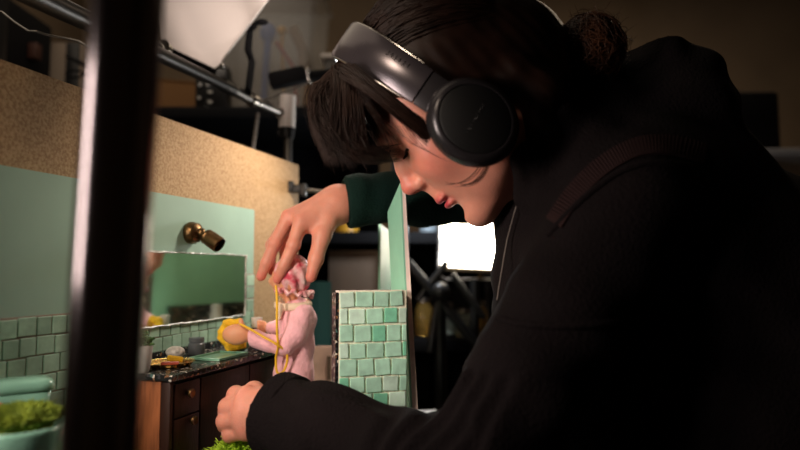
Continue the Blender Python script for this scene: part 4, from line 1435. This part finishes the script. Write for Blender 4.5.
F.wrinkle(folds, (-.19, .45, CAM_H - .40), (.17, .75, CAM_H - .09))
F.wrinkle(lambda X, Y, Z: .0032 * np.sin(X * 34 + Z * 60 + 2 * np.sin(Z * 23)) * np.sin(X * 27 - Z * 31 + Y * 40), (.06, .42, CAM_H - .45), (.66, 1.02, CAM_H + .25))
hoodie = col_mesh('hoodie', F, M['hoodie'], person)
bvh = None
hm = hoodie.data
hv = np.empty(len(hm.vertices) * 3, dtype=np.float32); hm.vertices.foreach_get('co', hv)
hv = hv.reshape(-1, 3) + np.array(PLOC[:], dtype=np.float32)[None, :]
hp = np.empty(len(hm.polygons) * 4, dtype=np.int32); hm.polygons.foreach_get('vertices', hp)
bvh = BVHTree.FromPolygons([tuple(map(float, p)) for p in hv], [tuple(map(int, q)) for q in hp.reshape(-1, 4)])


def hit(px, py, off=0.0):
    d = (P(px, py, 1.0) - CAM).normalized()
    r = bvh.ray_cast(CAM, d)
    if r[0] is None: return None, None
    return r[0] + r[1] * off, r[1]


# ribbed raglan trim lying on the shoulder
rib = MB()
path = [(556, 222), (572, 198), (592, 176), (616, 158), (642, 147), (672, 146), (704, 154)]
path = smooth_pts([Vector((a, b, 0)) for a, b in path], 9)
for i, q in enumerate(path):
    q2 = path[min(i + 1, len(path) - 1)]; q1 = path[max(i - 1, 0)]
    d = (q2 - q1).normalized(); nn = Vector((-d.y, d.x, 0))
    pts = []
    for k in (-9, -4, 0, 4, 9):
        p, _ = hit(q.x + nn.x * k, q.y + nn.y * k, .0006)
        if p is not None: pts.append(p)
    if len(pts) > 2:
        rib.tube(pts, .0019, 6)
obj('ribbed_trim', rib, mat('maroon_black_rib', (.022, .011, .011), .9, spec=.1), person)
sm = MB()
for path in ([(548, 236), (570, 212), (594, 190), (620, 172), (650, 163), (690, 166)], [(498, 318), (520, 324), (560, 326), (620, 322), (660, 315)]):
    pts = []
    for q in smooth_pts([Vector((a, b, 0)) for a, b in path], 6):
        p, _ = hit(q.x, q.y, .0003)
        if p is not None: pts.append(p)
    if len(pts) > 3: sm.tube(pts, .0034, 8)
obj('seam', sm, M['hoodie'], person)
# cuff knit
cf = MB()
cax = -cdir
nx_ = cax.orthogonal().normalized(); ny_ = cax.cross(nx_)
ring = []
for rr, h in ((.0418, -.0005), (.0436, .0005), (.0436, .030), (.042, .034)):
    ring.append((rr, h))
obj('cuff', MB().lathe(ce, cax, [(.036, .004), (.0418, -.001), (.0442, .001), (.0446, .006), (.0440, .020), (.040, .024)], 40), M['hoodie'], person)
# the far sleeve
F = Field(axis_dense(-.10, .20, .0028), axis_dense(.78, .98, .0028), axis_dense(CAM_H + .03, CAM_H + .22, .0028))
F.chain([(REL, .050), (P(420, 195, .872), .043), (P(352, 201, .848), .0325), (P(343, 203, .846), .0315)], .02)
ed = (RWR - P(420, 195, .872)).normalized()
rc0 = P(346, 202, .8465)
an2 = A(ed); c2 = A(rc0)
b = F.blk((-.12, .7, 1.0), (-.03, 1.0, 1.5))
sl, X, Y, Z = b
F.g[sl] = np.maximum(F.g[sl], (X - c2[0]) * an2[0] + (Y - c2[1]) * an2[1] + (Z - c2[2]) * an2[2])
F.wrinkle(lambda X, Y, Z: .0016 * np.sin(X * 120 + Z * 70) * np.sin(X * 60 - Z * 90 + Y * 50), (-1, 0, 0), (1, 2, 2))
tag(col_mesh('sleeve', F, M['green_knit'], person), 'dark green knitted sleeve of the reaching arm')
tag(obj('cuff', MB().lathe(rc0 + ed * .0005, -ed, [(.028, .003), (.0312, -.001), (.0328, .001), (.0332, .006), (.033, .022), (.0345, .024), (.030, .026)], 36), M['green_knit'], person), 'dark green ribbed cuff')
# pale tube painting the rim light along the jacket's zip edge
zp = MB().tube([P(520, 196, .62), P(514, 214, .622), P(507, 240, .625), P(501, 275, .625), P(497, 300, .625)], .0008, 7)
obj('zip_rim_light', zp, mat('pale_rim_light', (.10, .08, .07), .6), person)
# trousers and shoes
F = Field(grid((.22, .86, .008)), grid((.48, .96, .008)), grid((.06, CAM_H - .30, .008)))
hipc = P(915, 500, .71)
for dy in (-.095, .095):
    a = Vector((hipc.x, .71 + dy, hipc.z - .02)); k = Vector((hipc.x - .06, .71 + dy * 1.1, .50)); f = Vector((hipc.x + .02, .71 + dy * 1.15, .10))
    F.chain([(a, .105), (k, .070), (f, .058)], .03)
F.ell((hipc.x, .71, hipc.z + .0), (.15, .17, .12), None, .04)
col_mesh('trousers', F, M['denim'], person)
for dy in (-.107, .107):
    F = Field(grid((.2, .9, .006)), grid((.71 + dy - .08, .71 + dy + .08, .006)), grid((0.0, .16, .006)))
    F.cone((hipc.x + .03, .71 + dy, .045), (hipc.x - .15, .71 + dy, .036), .043, .034, .01)
    F.cone((hipc.x + .02, .71 + dy, .05), (hipc.x + .02, .71 + dy, .12), .045, .05, .01)
    col_mesh('shoe', F, M['black_matte'], person)

# ================================================================== hair
def in_phones(f, u, l): return False


hc_l = (-.008, .045, 0)
hr_ = (.097, .0985, .087)
xs = grid((-.10, .27, .0024)); ys = grid((.50, .78, .0028)); zs = grid((CAM_H + .07, CAM_H + .42, .0024))
F = Field(xs, ys, zs)
F.ell(H(*hc_l), hr_, HR, .01)
F.ell(H(-.050, .005, 0), (.074, .074, .070), HR, .02)
# keep the face and neck front free
F.ell(H(.090, -.020, 0), (.070, .108, .125), HR, .010, 's')
F.ell(H(.040, -.085, 0), (.090, .085, .125), HR, .012, 's')
# fringe: hangs from the front of the crown
for l in (-.050, -.025, .0, .025, .046):
    F.chain([(H(.058, .100, l), .012), (H(.086, .102, l * 1.05), .011), (H(.108, .096, l * 1.05), .011), (H(.119, .080, l * 1.0), .008), (H(.119, .066, l), .003)], .020)
# side hair under the band running to the cup
F.chain([(H(.040, .110, .050), .016), (H(.034, .090, .066), .011), (H(.020, .060, .072), .006)], .012)
bunc = P(590, 49, .625)
F.chain([(H(-.040, -.020, .056), .022), (H(-.046, -.050, .054), .020), (P(540, 128, .60), .020)], .010)
F.ell(bunc, (.034, .034, .034), None, .006)
F.chain([(H(-.06, -.03, 0), .050), (P(566, 82, .65), .030), (P(574, 66, .64), .024)], .012)
F.chain([(H(-.08, -.01, 0), .040), (P(565, 60, .635), .024), (bunc, .024)], .012)
nst = lambda X, Y, Z: .0005 * np.sin(X * 300 + Z * 260 + 3 * np.sin(Y * 60)) * np.sin(Y * 220 + Z * 90)
F.wrinkle(nst, (-1, 0, 0), (1, 2, 2))
col_mesh('hair', F, M['hair'], person)


def strand(mb, pts, r, n=9):
    out = []
    p = [Vector(q) for q in pts]
    if len(p) == 3:
        for i in range(n):
            t = i / (n - 1)
            out.append(p[0] * (1 - t) ** 2 + p[1] * 2 * t * (1 - t) + p[2] * t * t)
    else:
        for i in range(n):
            t = i / (n - 1)
            out.append(p[0] * (1 - t) ** 3 + p[1] * 3 * t * (1 - t) ** 2 + p[2] * 3 * t * t * (1 - t) + p[3] * t ** 3)
    rr = [r * (1 - .85 * (i / (n - 1)) ** 2) for i in range(n)]
    mb.tube(out, rr, 3, caps=False)


hs = MB()
C0 = Vector(hc_l)
for i in range(900):
    # from the hairline back over the skull to the bun
    l = random.uniform(-1, 1)
    a = random.uniform(.15, 1.75)
    d0 = Vector((math.cos(a) * (1 - .4 * abs(l)), math.sin(a), l * .9)).normalized()
    if d0.x > .55 and d0.y < .62: continue
    if d0.z > .55 and d0.x > .25 and d0.y < .5: continue
    d1 = Vector((-.80, -.42, random.gauss(0, .12) + .25 * d0.z)).normalized()
    pts = []
    off = random.uniform(.0, .0025)
    for k in range(11):
        t = k / 10
        d = d0.slerp(d1, t * random.uniform(.98, 1.0))
        rad = 1 / math.sqrt((d.x / hr_[0]) ** 2 + (d.y / hr_[1]) ** 2 + (d.z / hr_[2]) ** 2) + off + .0012 * math.sin(k * 1.1 + i)
        p = C0 + d * rad
        pts.append(H(p.x, p.y, p.z))
    hs.tube(pts, [.0011 * (1 - .5 * (k / 10)) for k in range(11)], 3, caps=False)
# fringe strands, falling straight down
for i in range(1500):
    l = random.uniform(-.064, .062)
    a0 = H(random.uniform(.050, .075), .134 + random.uniform(-.006, .004) - l * l * 9, l)
    px = random.triangular(312, 386, 332)
    yb = 158 - abs(px - 350) * .12 + random.gauss(0, 6)
    if px < 326: yb -= (326 - px) * 1.6
    end = P(px, yb, OH.y - l * .95 + random.gauss(0, .004))
    m1 = H(.098 + random.uniform(0, .012), .146, l) ; m2 = end + Vector((-.012 + random.uniform(-.006, .004), 0, .042))
    strand(hs, (a0, m1, m2, end), random.uniform(.0004, .0008), 10)
# curved tips swinging back to the brow
for i in range(330):
    l = random.uniform(-.03, .058)
    y = OH.y - l - .004
    a0 = P(random.uniform(318, 350), random.uniform(112, 135), y)
    m = P(random.uniform(336, 366), random.uniform(152, 176), y)
    e_ = P(random.uniform(372, 402), random.uniform(143, 162), y)
    strand(hs, (a0, m, e_), random.uniform(.0004, .0009), 10)
# hair running along under the band to the cup
for i in range(320):
    k = random.random()
    d = random.uniform(-6, 5)
    y0 = OH.y - .070 - random.uniform(0, .010)
    a0 = P(346 + random.gauss(0, 3) - d * .6, 70 + d * .8 + random.gauss(0, 2), y0)
    m = P(388 - d * .6, 100 + d * .8 + random.gauss(0, 2), y0 - .012)
    e_ = P(430 - d * .6, 136 + d * .9 + random.gauss(0, 3), y0 - .002)
    strand(hs, (a0, m, e_), random.uniform(.0005, .0009), 9)
for i in range(16):
    y0 = OH.y - .066
    a0 = P(358 + random.gauss(0, 3), 84 + random.gauss(0, 4), y0)
    m = P(372 + random.gauss(0, 4), 112, y0 - .004)
    e_ = P(396 + random.gauss(0, 6), 146 + random.gauss(0, 4), y0 + .012)
    strand(hs, (a0, m, e_), random.uniform(.0003, .0006), 9)
# near side of the fringe, beside the forehead
for i in range(480):
    k = random.random()
    y0 = OH.y - .050 - random.uniform(0, .014)
    a0 = P(336 + 24 * k + random.gauss(0, 2), 68 + 9 * k + random.gauss(0, 2), y0)
    m = P(330 + 33 * k + random.gauss(0, 2.5), 100 + 8 * k, y0 - .006)
    e_ = P(334 + 28 * k + random.gauss(0, 5), 148 + random.gauss(0, 6), y0 + .008)
    strand(hs, (a0, m, e_), random.uniform(.0005, .0009), 9)
# loose wisps on the cheek and by the ear
for i in range(9):
    o = random.gauss(0, 2.6)
    y = OH.y - .078
    strand(hs, (P(489 + o, 150, y), P(486 + o, 184 + o, y - .004), P(464 + o * 1.5, 187 + random.gauss(0, 1.5), y + .004), P(455 + o * 2, 184 + random.gauss(0, 2), y + .008)), .0005, 12)
for i in range(7):
    o = random.gauss(0, 4)
    y = OH.y - .070
    strand(hs, (P(398 + o, 126, y), P(406 + o, 140, y - .004), P(415 + o * 1.5, 148 + o, y), P(432 + o * 2, 152 + o, y + .0)), .00028, 10)
obj('hair_strands', hs, M['hair'], person, smooth='all')
bs_ = MB()
for i in range(900):
    d = Vector((random.gauss(0, 1), random.gauss(0, 1), random.gauss(0, 1))).normalized()
    t_ = d.orthogonal().normalized()
    t_ = Matrix.Rotation(random.uniform(0, 6.28), 3, d) @ t_
    sp = random.uniform(.5, 1.5)
    r0 = random.uniform(.032, .038)
    pts = [bunc + (d * math.cos(a * sp) + t_ * math.sin(a * sp)) * (r0 + (.010 * max(0, a - .7) if i % 4 == 0 else 0)) for a in np.linspace(0, 1.3, 9)]
    bs_.tube(pts, [.00055 * (1 - .6 * k / 8) for k in range(9)], 3, caps=False)
for i in range(60):
    d = Vector((random.gauss(.2, 1), random.gauss(0, .6), random.gauss(.3, 1))).normalized()
    a0 = bunc + d * .030
    strand(bs_, (a0, a0 + d * .012 + Vector((random.gauss(0, .004), 0, random.gauss(0, .004))), a0 + d * random.uniform(.012, .022) + Vector((random.gauss(0, .006), 0, random.gauss(0, .006)))), .0004, 6)
tag(obj('hair_bun', bs_, M['hair_lit'], person, smooth='all'), 'messy brown bun at the back of the head, coloured as lit')

# ================================================================== headphones
cupc = P(473, 122, .551)
ph = thing('headphones', cupc, 'satin black over ear headphones worn on the dark haired head', 'headphones')
bu = (hu + hf * .10).normalized()            # band's up direction
bf = (hf - hu * .10).normalized()
cn_ = (hl + Vector((0.05, 0, 0.0))).normalized()
near0 = cupc
cen = cupc - hl * .097
bw_, bh_ = .099, .170


def arc(a):     # a=0 near cup, pi/2 crown, pi far cup
    ex = 2.35
    ca, sa = math.cos(a), math.sin(a)
    return cen + hl * (math.copysign(abs(ca) ** (2 / ex), ca) * bw_) + bu * (abs(sa) ** (2 / ex) * bh_)


def band(a0, a1, w0, w1, tin, tout, n=40, crown=0.0):
    mb = MB()
    pr = [(-1, .55), (-.86, .95), (0, 1.0), (.86, .95), (1, .55)]
    K_ = None
    for i in range(n + 1):
        t = i / n
        a = a0 + (a1 - a0) * t
        p = arc(a); d = (arc(a + .01) - arc(a - .01)).normalized()
        o = d.cross(bf).normalized()
        if o.dot(p - cen) < 0: o = -o
        w = (w0 + (w1 - w0) * math.sin(PI * min(max((a) / PI, 0), 1)) ** 1.0) / 2
        sec = [(x * w, tout * y) for x, y in pr] + [(x * w, -tin * y) for x, y in reversed(pr)]
        K_ = len(sec)
        for x, y in sec:
            mb.v.append(tuple(p + bf * x + o * y))
    for i in range(n):
        for k in range(K_):
            k2 = (k + 1) % K_
            mb.f.append([i * K_ + k, i * K_ + k2, (i + 1) * K_ + k2, (i + 1) * K_ + k]); mb.c.append(None)
    mb.f.append(list(range(K_))); mb.f.append([n * K_ + k for k in range(K_)]); mb.c += [None, None]
    return mb


obj('headband', band(.285, PI - .285, .034, .042, .001, .0045), M['phones_band'], ph)
obj('headband_cushion', band(.75, PI - .75, .030, .036, .0095, -.0012), M['cushion'], ph)
ed_ = MB()
for s in (-1, 1):
    pts = []
    for i in range(41):
        a = .36 + (PI - .72) * i / 40
        w = (.034 + .008 * math.sin(a)) / 2
        p = arc(a)
        pts.append(p + bf * (s * w))
    ed_.tube(pts, .0015, 7)
    pin = []
    for i in range(41):
        a = .78 + (PI - 1.56) * i / 40
        p = arc(a); d = (arc(a + .01) - arc(a - .01)).normalized(); o = d.cross(bf).normalized()
        if o.dot(p - cen) < 0: o = -o
        pin.append(p + bf * (s * (.030 + .006 * math.sin(a)) / 2) - o * .010)
    ed_.tube(pin, .0013, 7)
obj('band_edging', ed_, M['steel'], ph)
for s in (0, 1):
    a0, a1 = (.10, .275) if s == 0 else (PI - .275, PI - .10)
    obj('slider_arm', band(a0, a1, .034, .040, .0025, .004, 16), M['phones'], ph)
for s in (1, -1):
    nrm = (hl * s - hf * .22 - hu * .05).normalized()
    cc = cupc if s == 1 else cupc - hl * .194
    tilt = (bu - nrm * bu.dot(nrm)).normalized()
    cup = obj('ear_cup', MB().lathe(cc, nrm, [(.001, -.012), (.036, -.012), (.0435, -.009), (.0455, -.003), (.0445, .003), (.0410, .0095), (.0365, .0125), (.0352, .0125), (.0346, .0112), (.001, .0112)], 56, .90, tilt), M['phones'], ph)
    obj('cup_plate', MB().lathe(cc, nrm, [(.001, .0113), (.0342, .0113), (.0342, .0120), (.0325, .0130), (.001, .0136)], 56, .90, tilt), M['phones_matte'], cup)
    obj('ear_cushion', MB().lathe(cc, nrm, [(.020, -.0122), (.036, -.0122), (.0395, -.0165), (.0385, -.022), (.034, -.026), (.022, -.026)], 40, .86, tilt), M['cushion'], cup)
    if s == 1:
        # a short line of grey lettering too small to read, across the plate
        lt = MB()
        tdir = (tilt * .86 + nrm.cross(tilt) * -.15).normalized()
        tdir = (P(487, 113, .54) - P(468, 146, .54)); tdir = (tdir - nrm * tdir.dot(nrm)).normalized()
        sd = nrm.cross(tdir).normalized()
        for i in range(9):
            b = cc + nrm * .0137 + tdir * (-.0145 + i * .0036)
            if i % 3 == 1:
                lt.tube([b + (tdir * math.cos(a) + sd * math.sin(a)) * .0011 for a in np.linspace(0, 2 * PI, 10)], .00022, 4, caps=False)
            else:
                lt.tube([b - sd * .0013, b + sd * .0013], .00025, 4)
                lt.tube([b + sd * .0011, b + sd * .0010 + tdir * .0012], .00022, 4)
        obj('lettering', lt, M['lettering'], cup)
# embossed mark on the band
em = MB()
for i in range(6):
    a = .42 + i * .034
    p = arc(a); d = (arc(a + .01) - arc(a - .01)).normalized(); o = d.cross(bf).normalized()
    if o.dot(p - cen) < 0: o = -o
    b = p + o * .0047 - bf * .0085
    em.tube([b - bf * .0024, b + bf * .0024], .0004, 4)
    if i % 2: em.tube([b + bf * .0022, b + bf * .0022 + d * .0022], .0004, 4)
    else: em.tube([b, b + d * .0020], .0004, 4)
obj('lettering', em, M['lettering'], ph)

# ================================================================== light
def lamp(name, kind, loc, target, energy, col, **kw):
    d = bpy.data.lights.new(name, kind)
    d.energy = energy
    d.color = col
    for k, v in kw.items(): setattr(d, k, v)
    o = bpy.data.objects.new(name, d)
    COL.objects.link(o)
    o.location = loc
    if target is not None:
        o.rotation_euler = (Vector(target) - Vector(loc)).to_track_quat('-Z', 'Y').to_euler()
    return o


WARM = (1.0, 0.80, 0.60)
lamp('key_spot', 'SPOT', (-0.28, 0.24, CAM_H + 0.40), (-0.12, 0.80, CAM_H + 0.03), 8.5, WARM, spot_size=math.radians(64), spot_blend=0.9, shadow_soft_size=0.045)
lamp('side_lamp', 'AREA', (-0.41, 0.33, CAM_H + 0.07), (-0.06, 0.64, CAM_H + 0.02), 0.62, (1.0, 0.82, 0.70), shape='RECTANGLE', size=0.06, size_y=0.16, spread=math.radians(92))
lamp('stand_lamp', 'AREA', (-0.49, 0.20, CAM_H + 0.10), (-0.13, 0.40, CAM_H + 0.04), 0.45, (1.0, 0.86, 0.78), shape='RECTANGLE', size=0.07, size_y=0.22, spread=math.radians(110))
lamp('wall_spot', 'SPOT', (-0.04, 0.97, CAM_H + 0.25), (-0.27, 0.97, CAM_H + 0.02), 5.0, (1.0, 0.86, 0.73), spot_size=math.radians(125), spot_blend=0.8, shadow_soft_size=0.03)
lamp('reflector_lamp', 'SPOT', P(266, -8, 0.99), P(240, 22, 1.11), 0.9, (1.0, 0.82, 0.72), spot_size=math.radians(120), spot_blend=0.8, shadow_soft_size=0.02)
lamp('shelf_fill', 'POINT', P(428, 205, 1.40), None, 2.4, (0.86, 0.93, 1.0), shadow_soft_size=0.02)  # added light for the plant, jars and paper; no lamp stands here
lamp('rack_fill', 'SPOT', (-0.55, 0.95, 2.3), (-0.72, 1.85, 1.62), 8, (1.0, 0.84, 0.68), spot_size=math.radians(75), spot_blend=0.7, shadow_soft_size=0.08)  # unseen spot added to brighten the rack's left end and tub
lamp('room_fill', 'AREA', (1.0, 2.2, 2.5), (0.9, 2.9, 0), 7, (1.0, 0.78, 0.55), size=0.6)  # added ambient light for the back wall, from no actual lamp
lamp('room_fill', 'AREA', (-1.0, 1.6, 3.0), (-0.6, 2.0, 0.5), 17, (1.0, 0.82, 0.62), size=2.4)  # second added fill, lifting the dark upper left
w = bpy.data.worlds.new('world')
scene.world = w
w.use_nodes = True
w.node_tree.nodes['Background'].inputs['Color'].default_value = (0.9, 0.8, 0.7, 1)
w.node_tree.nodes['Background'].inputs['Strength'].default_value = 0.0
